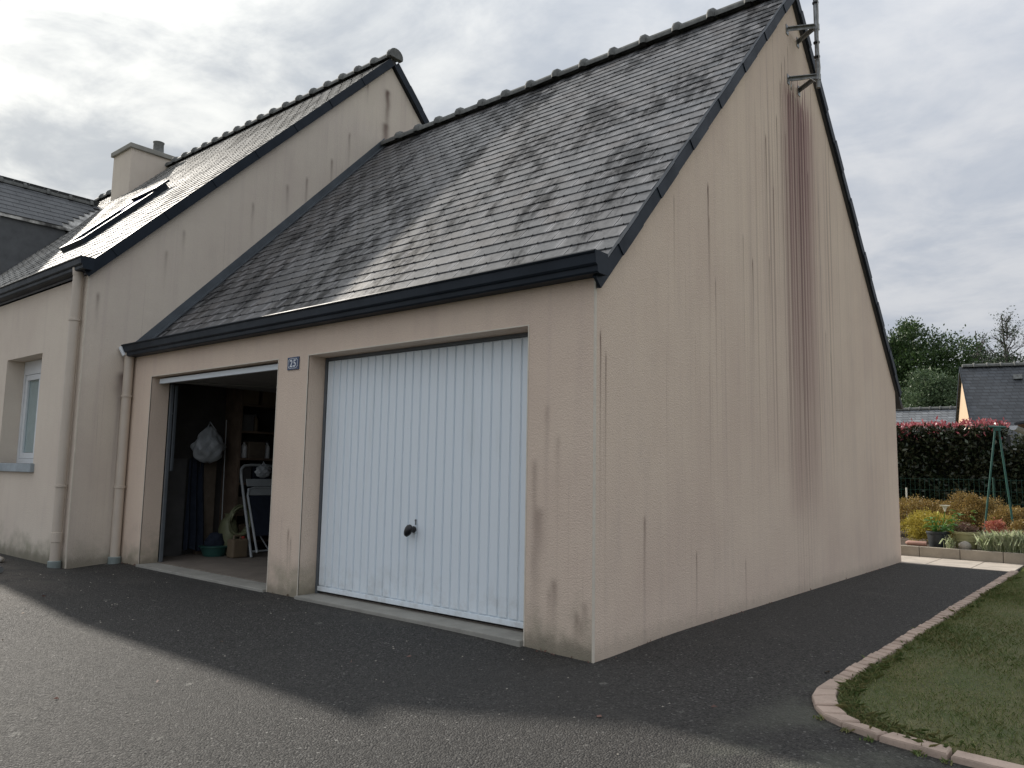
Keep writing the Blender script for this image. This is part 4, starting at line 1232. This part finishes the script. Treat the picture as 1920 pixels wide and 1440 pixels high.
MB().box(-5.67, -5.53, .94, 1.13, .002, .21).build('can_body', m_can, can, bevel=.018)
MB().tube([(-5.60, .98, .212), (-5.60, .99, .245), (-5.60, 1.06, .25), (-5.60, 1.07, .212)], .012, 8).build('handle', m_can, can, smooth=True)
MB().lathe([(.02, 0), (.022, .02), (.018, .024)], (-5.60, 1.10, .212), 12).build('cap', m_red, can)
hose = MB()
for k in range(5):
    r = .155 + .012 * (k % 3); pts = [(-5.80 + .02 * math.sin(a * 2 + k) + k * .010 - .02, 1.17 + r * math.cos(a) * .82, .40 + r * math.sin(a)) for a in np.linspace(0, 2 * math.pi, 29)]
    hose.tube(pts, .012, 8)
t = hose.build('garden_hose', m_hose, None, (-5.8, 1.17, .25), smooth=True); tag(t, 'coiled green garden hose hung at the front of the shelves', 'hose')

# ------------------------------------------------------------------ small things on the driveway
mb = MB(); mb.tube([(-6.10, -1.27, 0.125), (-5.865, -1.247, 0.120)], .028, 14)
def seat(x, y): return gz(x, y)
z_ = seat(-5.98, -1.26)
mb = MB(); mb.tube([(-6.35, -1.33, z_ + .031), (-5.90, -1.25, z_ + .031)], .030, 16)
pp = mb.build('metal_pipe', m_galv, None, (-6.1, -1.28, z_), smooth=True); tag(pp, 'short pale metal tube lying on the sunlit driveway at the left edge', 'pipe')
MB().lathe([(.031, 0), (.034, .004), (.034, .03), (.031, .034)], (0, 0, 0), 14)
def rock(name, c, r, m, lab, cat, seed):
    rr = random.Random(seed); bm = bmesh.new(); bmesh.ops.create_icosphere(bm, subdivisions=2, radius=1.0)
    ph = [rr.uniform(0, 6) for _ in range(4)]
    for v_ in bm.verts:
        p = v_.co; k = 1 + .13 * math.sin(3 * p.x + ph[0]) + .11 * math.sin(4 * p.y + ph[1]) + .07 * math.sin(6 * p.z + 3 * p.x + ph[2])
        v_.co = Vector((c[0] + p.x * r[0] * k, c[1] + p.y * r[1] * k, c[2] + p.z * r[2] * k))
    me = bpy.data.meshes.new(name); bm.to_mesh(me); bm.free()
    o = link(name, me, m, None, (c[0], c[1], c[2] - r[2]), True)
    return tag(o, lab, cat)
rock('flat_stone', (-7.0, -.98, gz(-7, -.98) + .018), (.33, .06, .03), m_stone, 'flat pale stone lying by the house wall at the left edge', 'stone', 3)
# a few dead leaves and bits of grit
lp = []
for (x, y) in ((.28, -1.95), (-.62, -2.35), (-1.1, -.9), (-3.5, -1.95), (-.25, -2.8), (-1.9, -2.2), (-2.2, -1.1), (.55, -.75), (-.9, -.6), (-4.6, -1.3), (-4.2, -1.6), (.9, -.35), (1.12, .6), (-1.7, -1.75)):
    lp.append((x, y, gz(x, y) + .008))
lv = leaves(np.array(lp), .035, 0.05, .7)
lv[:, 2] = np.maximum(lv[:, 2], np.array([gz(a, b) for a, b in lv[:, :2]]) + .003)
me = np_mesh('dead_leaves', lv, 4); t = link('dead_leaves', me, lf_brown, None, (0, -1.5, -.13)); tag(t, 'scattered brown dead leaves on the driveway', 'leaves', None, 'stuff')
dp = [(.012 + abs(random.gauss(0, .015)), random.uniform(.05, 6.9)) for _ in range(70)] + [(random.choice([random.uniform(-.5, 0), random.uniform(-3.3, -2.95), random.uniform(-6.2, -5.8)]), -.012 - abs(random.gauss(0, .012))) for _ in range(40)]
dv_ = leaves(np.array([(a, b, gz(a, b) + .004) for a, b in dp]), .018, 0.1, .6)
t = link('debris', np_mesh('debris', dv_, 4), lf_brown, None, (0, 2, -.03)); tag(t, 'bits of dry debris along the foot of the garage walls', 'debris', None, 'stuff')
gp = np.stack([rng.uniform(-6, 1.1, 260), rng.uniform(-3.6, -.1, 260)], 1)
gv = []
for (x, y) in gp:
    s_ = random.uniform(.003, .009); z = gz(x, y)
    a = random.uniform(0, 6)
    gv += [(x + s_ * math.cos(a + k * 2.1), y + s_ * math.sin(a + k * 2.1), z + .0015) for k in range(3)] + [(x, y, z + s_ * .9)]
mb = MB(); mb.v = gv
for i in range(260): b = i * 4; mb.f += [(b, b + 1, b + 3), (b + 1, b + 2, b + 3), (b + 2, b, b + 3)]
t = mb.build('grit', m_stone, None, (-2, -1.5, -.13)); tag(t, 'loose pale grit on the asphalt', 'grit', None, 'stuff')

# ------------------------------------------------------------------ grass
def lawn_pts(n, f):
    out = []
    while len(out) < n:
        x = 1.31 + 4.2 * random.random() ** f; y = -.45 + 8.2 * random.random()
        if y < ki_y(max(x, 1.306)) + .005 if x < 1.9 else y < -.28: continue
        out.append((x, y, gz(x, y) + .010))
    return np.array(out)
gp = lawn_pts(130000, 1.6)
nz = np.sin(gp[:, 0] * 3.1) * np.sin(gp[:, 1] * 2.3) + np.sin(gp[:, 0] * 7 + gp[:, 1] * 5) * .5
hgt = (.019 + .008 * nz)[:, None]
me = np_mesh('grass', blades(gp, hgt, 1.0, .0026), 5); t = link('grass', me, lf_grass, None, (3, 3, 0)); tag(t, 'short mown grass of the lawn', 'grass', None, 'stuff')
tp = []
for i in range(150):
    s_ = random.random() ** 1.4; idx = random.random()
    if idx < .6: c = (1.312 + random.random() * .05, .3 + 6.2 * random.random() ** 1.3)
    else:
        t_ = random.uniform(1, 9.8); c = pt(KI, t_); c = (c[0] + .02 + .04 * random.random(), c[1] + .02 + .05 * random.random())
    k = random.randint(8, 26)
    for _ in range(k): tp.append((c[0] + random.gauss(0, .018), c[1] + random.gauss(0, .03), gz(*c) + .01))
tp = np.array(tp)
me = np_mesh('long_grass', blades(tp, .040, 1.2, .0026, 1.0), 5); t = link('long_grass', me, lf_long, None, (1.4, 1, 0)); tag(t, 'long untrimmed grass leaning over the brick kerb', 'grass', None, 'stuff')
wp = []
for c in [(1.50, -.285), (1.60, -.33), (1.80, -.365), (1.9, -.38), (1.36, -.205), (1.21, 1.1), (1.205, 2.3)]:
    for _ in range(16): wp.append((c[0] + random.gauss(0, .014), c[1] + random.gauss(0, .010), gz(*c) + .003))
me = np_mesh('weeds', blades(np.array(wp), .022, 1.5, .006), 5); t = link('weeds', me, lf_grass, None, (1.6, -.3, -.05)); tag(t, 'small weeds growing in the joint along the kerb', 'weeds', None, 'stuff')

# ------------------------------------------------------------------ paving strip and low wall behind the garage
pth = MB().box(-5.2, 1.235, 6.99, 7.995, -.12, -.036).build('path', m_mortar, None, (0, 7.4, -.04), kind='structure')
xx = -5.2; 
while xx < 1.2:
    x1 = min(xx + .495, 1.233)
    if x1 - xx > .1:
        for (ya, yb_) in ((6.992, 7.49), (7.495, 7.993)):
            MB().box(xx + .002, x1 - .003, ya + .002, yb_ - .002, -.08, -.024 + random.uniform(-.0015, .0015)).build('slab', m_slab, pth, (xx, ya, -.04), bevel=.003)
    xx += .5
gw = empty('garden_wall', (0, 8.05, -.03), 'low concrete edging wall holding up the flower bed behind the garage', 'low wall')
xs_ = [-5.45 + .4925 * i + .05 for i in range(24)]
for x in [.018 + .4925 * k for k in range(-11, 16)]:
    MB().box(x + .003, x + .4895, 8.0, 8.085, -.12, .112 + random.uniform(-.002, .002)).build('block', m_wallblock, gw, (x + .25, 8.04, 0), bevel=.008)
bed = grid('flower_bed', list(np.arange(-9, 12.1, .3)), list(np.arange(8.085, 16, .25)), lambda x, y: .085 + .02 * math.sin(x * 3.1) * math.sin(y * 4) + .01 * math.sin(9 * x + 5 * y) + .012 * min(3, y - 8.0), m_soil)

# ------------------------------------------------------------------ pots and plants
def pot(c, r, h, m, lab, rim=True, band=False, name='plant_pot'):
    e = empty(name, c, lab, 'plant pot')
    MB().lathe([(r * .74, 0), (r * .76, .01), (r * .93, h * .82), (r * .93, h * .84), (r * .88, h * .9), (r * .70, h * .88), (r * .6, h * .1)], c, 28).build('pot_body', m, e, smooth=True)
    MB().lathe([(r * .935, 0), (r * 1.0, .004), (r * 1.02, h * .10), (r * 1.0, h * .17), (r * .92, h * .175), (r * .90, h * .02)], (c[0], c[1], c[2] + h * .83), 28).build('rim', m, e, smooth=True)
    if band:
        MB().lathe([(r * .86, 0), (r * .885, .004), (r * .885, .014), (r * .86, .018)], (c[0], c[1], c[2] + h * .42), 28).build('band', m, e, smooth=True)
    MB().lathe([(.002, 0), (r * .86, .0), (r * .86, .01)], (c[0], c[1], c[2] + h * .86), 24).build('potting_soil', m_soil, e)
    return e
pot((.195, 8.31, .10), .145, .215, m_pot_black, 'round black plastic pot with the white arum on the low wall')
pot((.535, 8.36, .105), .172, .225, m_pot_olive, 'wide olive green pot with a brown plant, beside the black arum pot', band=True)
pot((.86, 8.42, .105), .135, .225, m_pot_black, 'black pot half hidden by pale grass, right of the olive pot')


def plant(name, c, lab, cat, mesh, m, stems=None, stem_m=None, group=None):
    e = empty(name, c, lab, cat, group)
    link('foliage', mesh, m, e, None, False, 'stuff')
    if stems:
        mb = MB()
        for p in stems: mb.tube(p, .006, 6, r1=.003)
        mb.build('stem', stem_m or m_bark, e)
    return e
def broad_leaf(mb, base, d, L, wd):
    d = Vector(d).normalized(); s_ = d.cross(Vector((0, 0, 1))).normalized(); nn = s_.cross(d)
    row = [(0, .25), (.15, .9), (.35, 1.0), (.6, .7), (.85, .28), (1, 0.02)]
    b = len(mb.v)
    for (t, k) in row:
        ct = Vector(base) + d * L * t + Vector((0, 0, -L * .45 * t * t))
        mb.v += [tuple(ct - s_ * wd * k * .5 + nn * wd * k * .15), tuple(ct), tuple(ct + s_ * wd * k * .5 + nn * wd * k * .15)]
    for i in range(len(row) - 1):
        for j in (0, 1): mb.f.append((b + i * 3 + j, b + i * 3 + j + 1, b + i * 3 + 3 + j + 1, b + i * 3 + 3 + j))
# arum lily
al = empty('arum_lily', (.2, 8.31, .29), 'arum lily with one white trumpet flower and broad green leaves, in the black pot', 'plant')
lm, sm = MB(), MB()
rr = random.Random(5)
for i in range(34):
    a = rr.uniform(0, 6.28); h = rr.uniform(.05, .22); b = Vector((.2 + .05 * math.cos(a), 8.31 + .05 * math.sin(a), .285))
    tpt = b + Vector((math.cos(a) * rr.uniform(.02, .12) + .05, math.sin(a) * rr.uniform(.02, .12), h))
    sm.tube([b, (b + tpt) / 2 + Vector((0, 0, .02)), tpt], .004, 6)
    broad_leaf(lm, tpt, (math.cos(a), math.sin(a), rr.uniform(.0, .6)), rr.uniform(.09, .15), rr.uniform(.05, .085))
for i in range(0, 34):
    pass
lm.build('leaf_mass', lf_green, al, smooth=True, kind='stuff'); sm.build('stem', lf_green, al)
MB().tube([(.24, 8.30, .29), (.275, 8.30, .45), (.30, 8.30, .595)], .006, 8).build('flower_stem', lf_green, al)
fl_ = MB(); fl_.lathe([(.008, 0), (.016, .035), (.030, .065), (.062, .085), (.070, .088), (.058, .083), (.026, .06), (.010, .035)], (.30, 8.30, .592), 20)
fl_.build('flower', m_petal, al, smooth=True)
MB().tube([(.15, 8.31, .29), (.20, 8.30, .45), (.215, 8.29, .54)], .004, 8).build('flower_stem', lf_green, al)
MB().lathe([(.004, 0), (.014, .015), (.016, .035), (.006, .055)], (.216, 8.29, .54), 12).build('flower_bud', m_yellow, al, smooth=True)
# second green plant behind pots
lm = MB(); rr = random.Random(9)
for i in range(46):
    a = rr.uniform(0, 6.28); tpt = Vector((.42 + rr.gauss(0, .10), 8.72 + rr.gauss(0, .07), .30 + rr.uniform(0, .30)))
    broad_leaf(lm, tpt, (math.cos(a), math.sin(a), rr.uniform(.0, .7)), rr.uniform(.06, .11), rr.uniform(.035, .06))
e = empty('leafy_plant', (.42, 8.72, .1), 'bushy green leafy plant behind the olive pot', 'plant'); lm.build('leaf_mass', lf_green, e, smooth=True, kind='stuff')
MB().tube([(.42, 8.72, .1), (.43, 8.72, .35)], .01, 8).build('stem', m_bark, e)
plant('brown_plant', (.535, 8.36, .31), 'reddish brown low plant growing in the olive pot', 'plant', np_mesh('foliage', crown((.52, 8.36, .345), (.15, .12, .09), 50, 26, .022, .05, .3), 4), lf_brown, [[(.53, 8.36, .30), (.50, 8.35, .40)], [(.54, 8.36, .30), (.57, 8.35, .41)]])
plant('coral_shrub', (.86, 8.42, .3), 'coral red leafed plant growing in the half hidden black pot', 'plant', np_mesh('foliage', crown((.87, 8.45, .39), (.10, .10, .10), 50, 22, .026, .045, .3), 4), lf_coral, [[(.86, 8.42, .28), (.85, 8.44, .45)]])
plant('orange_shrub', (1.16, 8.55, .1), 'orange leafed small shrub right of the green swing frame leg', 'shrub', np_mesh('foliage', crown((1.12, 8.6, .36), (.10, .12, .12), 50, 22, .028, .05, .3), 4), lf_orange, [[(1.16, 8.55, .1), (1.16, 8.6, .45)]])
def shrub(name, c, rad, ncl, nl, size, m, lab, cr=.09):
    z0 = .1
    st = [[(c[0], c[1], z0), (c[0] + random.uniform(-.6, .6) * rad[0], c[1], c[2] + random.uniform(.1, .6) * rad[2])] for _ in range(5)]
    return plant(name, (c[0], c[1], z0), lab, 'shrub', np_mesh('foliage', crown(c, rad, ncl, nl, size, cr, .35, -.75), 4), m, st)
shrub('golden_shrub', (-.02, 9.0, .30), (.36, .30, .24), 330, 40, .022, lf_gold, 'low golden yellow shrub nearest the garage corner, left of the black pot', .06)
shrub('bronze_shrub', (-.55, 10.2, .44), (.75, .42, .28), 480, 44, .024, lf_orange, 'wide bronze orange shrub in front of the wire fence beside the garage corner', .07)
shrub('bronze_shrub', (.36, 10.0, .46), (.42, .40, .34), 400, 44, .024, lf_orange, 'taller yellow and orange shrub behind the arum, left of the swing frame', .07)
shrub('bronze_shrub', (.86, 9.7, .38), (.30, .34, .28), 280, 40, .024, lf_orange, 'orange shrub between the two legs of the swing frame', .07)
# pale variegated grass clumps
gl = [((.375, 8.13), .06, 40, 'small tuft of pale variegated grass in front of the gap between two pots', .16),
      ((.84, 8.17), .09, 420, 'pale variegated grass clump just right of the olive pot', .20),
      ((1.0, 8.17), .11, 480, 'pale variegated grass clump in front of the right half of the hidden black pot', .22),
      ((1.20, 8.17), .13, 480, 'pale variegated grass clump hanging over the low wall below the small orange shrub', .23),
      ((1.45, 8.18), .14, 260, 'pale variegated grass clump at the far right end of the low wall', .22)]
for (c, r, n_, lab, h) in gl:
    e = empty('variegated_grass', (c[0], c[1], .1), lab, 'grass clump', 'variegated grass clumps along the low wall')
    b = np.stack([c[0] + rng.normal(size=n_) * r * .5, c[1] + rng.normal(size=n_) * .035, np.full(n_, .1)], 1)
    link('blade_tuft', np_mesh('blade_tuft', blades(b, h * 1.25, .5, .0055, .8), 5), lf_varieg, e, None, False, 'stuff')
    for k in range(4):
        x = c[0] + random.uniform(-1, 1) * r
        MB().tube([(x, c[1], .1), (x - .02, c[1] - .03, .1 + h * .7), (x - .05, c[1] - .10, .1 + h * .85), (x - .08, c[1] - .17, .1 + h * .45)], .004, 4).build('drooping_blade', lf_varieg, e)
rock('pale_stone', (.545, 8.14, .145), (.095, .06, .065), m_stone, 'rounded pale stone on the bed at the foot of the olive pot', 'stone', 8)
cl2 = MB(); cl2.tube([(-.185, 8.15, .142), (-.165, 8.15, .142), (-.15, 8.15, .142), (.085, 8.15, .142)], [.010, .026, .034, .034], 16)
t = cl2.build('clay_tube', m_clay, None, (-.05, 8.15, .11), smooth=True); tag(t, 'pinkish clay tube lying on the low wall left of the black pot', 'clay tube')
t = MB().tube([(-.76, 10.85, .1), (-.76, 10.85, .88)], .014, 8).build('marker_stake', m_petal, None, (-.76, 10.85, .1)); tag(t, 'white stake standing behind the bronze shrub near the garage corner', 'stake')

# wire fence
fn_ = empty('wire_fence', (0, 11.1, .1), 'green wire mesh fence along the foot of the dark hedge', 'fence')
mb = MB()
x = -6.0
while x < 6: mb.box(x - .0022, x + .0022, 11.098, 11.102, .1, 1.06); x += .075
for z in (.25, .45, .65, .85, 1.04): mb.box(-6, 6, 11.1025, 11.106, z - .0022, z + .0022)
mb.build('wire_mesh', m_wire, fn_, kind='stuff')
for x in (-5.5, -3.5, -1.5, .5, 2.5, 4.5): MB().tube([(x, 11.13, .08), (x, 11.13, 1.08)], .014, 10).build('post', m_wire, fn_)

plant('dark_shrub', (.3, 21.5, 0.0), 'dark evergreen bush behind the low carport', 'shrub', np_mesh('foliage', crown((.3, 21.5, 1.15), (1.5, .9, 1.1), 260, 60, .10, .25, .3, -.9), 4), lf_hedge, [[(.3, 21.5, 0), (.3, 21.4, 2.0)]])
# swing frame
sw = empty('swing_frame', (.80, 9.0, .1), 'tall green metal A-frame of a garden swing standing among the shrubs', 'swing frame')
MB().tube([(.63, 9.0, .1), (.856, 9.0, 1.785)], .0135, 12).build('leg', m_green_metal, sw, smooth=True)
MB().tube([(1.02, 9.12, .1), (.895, 9.0, 1.785)], .0135, 12).build('leg', m_green_metal, sw, smooth=True)
MB().tube([(.78, 8.98, 1.80), (.98, 9.02, 1.79)], .018, 12).build('top_bar', m_green_metal, sw, smooth=True)
MB().box(.83, .925, 8.985, 9.03, 1.74, 1.785).build('joint_plate', m_green_metal, sw)

# hedge
hd_ = empty('hedge', (0, 12, .05), 'tall dark green hedge with red young shoots along its clipped top', 'hedge')
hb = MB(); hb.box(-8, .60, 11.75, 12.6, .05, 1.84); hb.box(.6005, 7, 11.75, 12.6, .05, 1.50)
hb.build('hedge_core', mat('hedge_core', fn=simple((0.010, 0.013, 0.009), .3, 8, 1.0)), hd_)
n_ = 28000
p = np.stack([rng.uniform(-3.2, 3.6, n_), 11.75 - np.abs(rng.normal(size=n_)) * .11 + .03, rng.uniform(.08, 1.97, n_)], 1)
p[:, 1] -= .07 * np.sin(p[:, 0] * 5.1) * np.sin(p[:, 2] * 6.3)
p2 = np.stack([rng.uniform(-8, 7, 9000), rng.uniform(11.7, 12.6, 9000), 1.88 + rng.normal(size=9000) * .04], 1)
p2[p2[:, 0] > .60, 2] -= .34
p = p[(p[:, 0] < .62) | (p[:, 2] < 1.60)]
pp_ = np.concatenate([p, p2])
link('foliage', np_mesh('foliage', leaves(pp_, .085, .15, .48, out=np.array([[0, -.5, .1]]) * np.ones((len(pp_), 1))), 4), lf_hedge, hd_, None, False, 'stuff')
n_ = 4200
p = np.stack([rng.uniform(-8, .62, n_), rng.uniform(11.62, 12.5, n_), 1.97 + .04 * np.abs(rng.normal(size=n_))], 1)
p[:, 2] += .02 * np.sin(p[:, 0] * 7)
p3 = np.stack([rng.uniform(-3, .6, 170), rng.uniform(11.58, 11.68, 170), rng.uniform(1.72, 1.96, 170)], 1)
p = np.concatenate([p, p3])
link('red_shoots', np_mesh('red_shoots', leaves(p, .078, 1.0, .36), 4), lf_red, hd_, None, False, 'stuff')

# carport at the right edge
cpt = empty('carport', (2.0, 15, 0), 'low open carport with brown timber underside and white gutter behind the hedge', 'carport')
cps = [(.62, 13.0, 2.05), (2.6, 13.0, 2.50), (2.6, 19, 2.50), (.62, 19, 2.05)]
MB().prism(cps, (0, 0, .05)).build('roof', m_far_dark, cpt)
for k in range(14):
    x = .64 + k * .14
    z = 2.05 + (x - .62) * .2273
    MB().prism([(x, 13.02, z - .002), (x + .132, 13.02, z + .132 * .2273 - .002), (x + .132, 18.98, z + .132 * .2273 - .002), (x, 18.98, z - .002)], (0, 0, -.02)).build('soffit_board', m_soffit, cpt)
gp_ = [(.60 + .075 * math.cos(a) - .0, .0, 2.045 + .085 * math.sin(a)) for a in np.linspace(math.pi, 2 * math.pi, 11)]
MB().prism([(x - .0, 12.96, z) for x, _, z in gp_], (0, 6.0, 0)).build('gutter', m_upvc, cpt)
for (x, y) in ((.72, 18.8), (2.5, 13.2), (2.5, 18.8)): MB().box(x - .05, x + .05, y - .05, y + .05, 0, 2.06 + (x - .62) * .2).build('post', m_wood, cpt)

# ------------------------------------------------------------------ neighbours' houses
def far_house(c, ang, L, half, ze, zr, mr, mw, lab, chim=False, name='neighbour_house', vent=False):
    e = empty(name, (c[0], c[1], 0), lab, 'house')
    ca, sa = math.cos(ang), math.sin(ang)
    def T(u, v, z): return Vector((c[0] + u * ca - v * sa, c[1] + u * sa + v * ca, z))
    MB().prism([T(0, -half, 0), T(0, half, 0), T(0, half, ze), T(0, 0, zr - .05), T(0, -half, ze)], T(L, 0, 0) - T(0, 0, 0)).build('walls', mw, e)
    for s_ in (-1, 1):
        ov = .25; k = (zr - ze) / half
        a, b = T(-.08, 0, zr), T(L + .08, 0, zr); cc_, d = T(L + .08, s_ * (half + ov), ze - ov * k), T(-.08, s_ * (half + ov), ze - ov * k)
        MB().prism([a, b, cc_, d], (0, 0, .09)).build('roof', mr, e)
        MB().prism([T(-.10, 0, zr - .06), T(-.10, s_ * (half + ov), ze - ov * k - .06), T(-.10, s_ * (half + ov), ze - ov * k + .11), T(-.10, 0, zr + .11)], T(.018, 0, 0) - T(0, 0, 0)).build('verge_board', m_zinc, e)
    n_ = int(L / .45)
    rme = ridge_mesh(.45, .10)
    for i in range(n_):
        p = T(i * .45, 0, zr + .09)
        inst('ridge_tile', rme, Matrix.Translation(p) @ Matrix.Rotation(ang, 4, 'Z'), e)
    if vent:
        k = (zr - ze) / half; vz = zr - .55
        q_ = T(vent, -(.55 / k) - .02, vz)
        MB().box(q_.x - .14, q_.x + .14, q_.y - .12, q_.y + .05, q_.z + .05, q_.z + .22).build('roof_vent', m_galv, e)
    return e
far_house((-3.02, 30.3), math.radians(17), 11, 3.2, 1.7, 5.32, m_far_dark, m_peach, 'house beyond the hedge with dark slate roof and a narrow sunlit peach gable', vent=1.75)
far_house((-11.6, 38.0), math.radians(4), 7.6, 2.6, 2.4, 4.36, m_far_light, m_peach, 'low house with pale slate roof behind the hedge, left of the peach gable')

# ------------------------------------------------------------------ trees
def limb(mb, a, d, L, r, depth, rr, out, spread=.7, n=3, up=.15):
    pts = [Vector(a)]; d = Vector(d).normalized()
    for i in range(4):
        d = (d + Vector((rr.gauss(0, .13), rr.gauss(0, .13), rr.gauss(0, .08) + up * .25))).normalized(); pts.append(pts[-1] + d * L / 4)
    mb.tube(pts, r, 6 if depth > 1 else 4, r1=r * .45)
    out.append(pts[-1])
    if depth > 0:
        for k in range(n):
            p = pts[rr.randint(1, 4)]; nd = (d + Vector((rr.gauss(0, spread), rr.gauss(0, spread), rr.gauss(0, spread * .6) + up))).normalized()
            limb(mb, p, nd, L * rr.uniform(.5, .75), r * .5, depth - 1, rr, out, spread, n, up)
def tree(name, c, z0, trunk_h, crad, cz, ncl, nl, size, cr, m, lab, cat='tree', seed=1):
    rr = random.Random(seed)
    e = empty(name, (c[0], c[1], z0), lab, cat)
    mb = MB(); ends = []
    mb.tube([(c[0], c[1], z0), (c[0] + .1, c[1], z0 + trunk_h * .5), (c[0] + .05, c[1], z0 + trunk_h)], .28, 10, r1=.18)
    for k in range(6):
        an = k * 1.05 + rr.uniform(-.3, .3)
        limb(mb, (c[0] + .05, c[1], z0 + trunk_h * rr.uniform(.7, 1.0)), (math.cos(an), math.sin(an), rr.uniform(.4, 1.3)), crad[2] * .55, .12, 2, rr, ends)
    mb.build('trunk', m_bark, e, smooth=True)
    vs = crown((c[0], c[1], cz), crad, ncl, nl, size, cr, .35, -.7)
    ep = np.array([list(p) for p in ends]); k = np.repeat(np.arange(len(ep)), nl // 2)
    vs = np.concatenate([vs, leaves(ep[k] + rng.normal(size=(len(k), 3)) * cr * .7, size, .3, .55)])
    link('crown', np_mesh('crown', vs, 4), m, e, None, False, 'stuff')
    return e
tree('oak_tree', (-8.9, 48), 0, 3.0, (3.9, 3.4, 4.2), 6.0, 420, 150, .17, .62, lf_oak, 'large dark green broadleaf tree rising behind the pale slate roof', seed=4)
tree('pale_tree', (-6.75, 44), 0, 1.6, (1.35, 1.3, 2.1), 4.9, 160, 120, .14, .40, lf_pale, 'smaller grey green tree between the big dark tree and the peach gable', seed=6)
tree('oak_tree', (-12.4, 53), 0, 3.0, (3.0, 3.0, 3.4), 5.6, 180, 110, .19, .6, lf_oak, 'dark tree half hidden behind the garage, left of the largest tree', seed=14)
for i, (x, y, r, z, lab) in enumerate([(-6.6, 60, 2.3, 6.8, 'bluish green tree top left of the bare larches'), (-4.3, 58, 1.9, 6.4, 'low green tree crown at the foot of the bare larches'), (-1.4, 57, 2.5, 6.2, 'green tree crown at the far right edge behind the dark roof')]):
    tree('woodland_tree', (x, y), 0, 4.0, (r, r, 3.1), z, 150, 100, .19, .6, lf_far, lab, seed=20 + i)
def bare_tree(c, h, lab, seed, leaf=0.0):
    rr = random.Random(seed); e = empty('larch_tree', (c[0], c[1], 0), lab, 'tree'); mb = MB(); ends = []
    mb.tube([(c[0], c[1], 0), (c[0] + .1, c[1], h * .5), (c[0] + rr.uniform(-.2, .2), c[1], h)], .20, 8, r1=.03)
    for k in range(52):
        t = rr.uniform(.38, .97); an = rr.uniform(0, 6.28); z = h * t; L = (1.1 - t) * 3.6 * rr.uniform(.5, 1.1)
        limb(mb, (c[0] + .08, c[1], z), (math.cos(an), math.sin(an), rr.uniform(.15, .8)), L, .040, 2, rr, ends, .5, 3, .18)
    mb.build('trunk', m_bare, e)
    pass
    ep = np.array([list(p) for p in ends if rr.random() < leaf])
    if len(ep):
        k = np.repeat(np.arange(len(ep)), 16)
        link('crown', np_mesh('crown', leaves(ep[k] + rng.normal(size=(len(k), 3)) * .22, .12, .2, .5), 4), lf_far, e, None, False, 'stuff')
bare_tree((-6.6, 59), 11.6, 'leftmost bare larch rising behind the dark slate roof', 31, .03)
bare_tree((-4.75, 57), 12.2, 'tallest bare larch with dark needle tufts behind the dark slate roof', 32, .16)
bare_tree((-2.9, 56), 11.4, 'bare larch leaning out of the picture at the right edge', 33, .12)
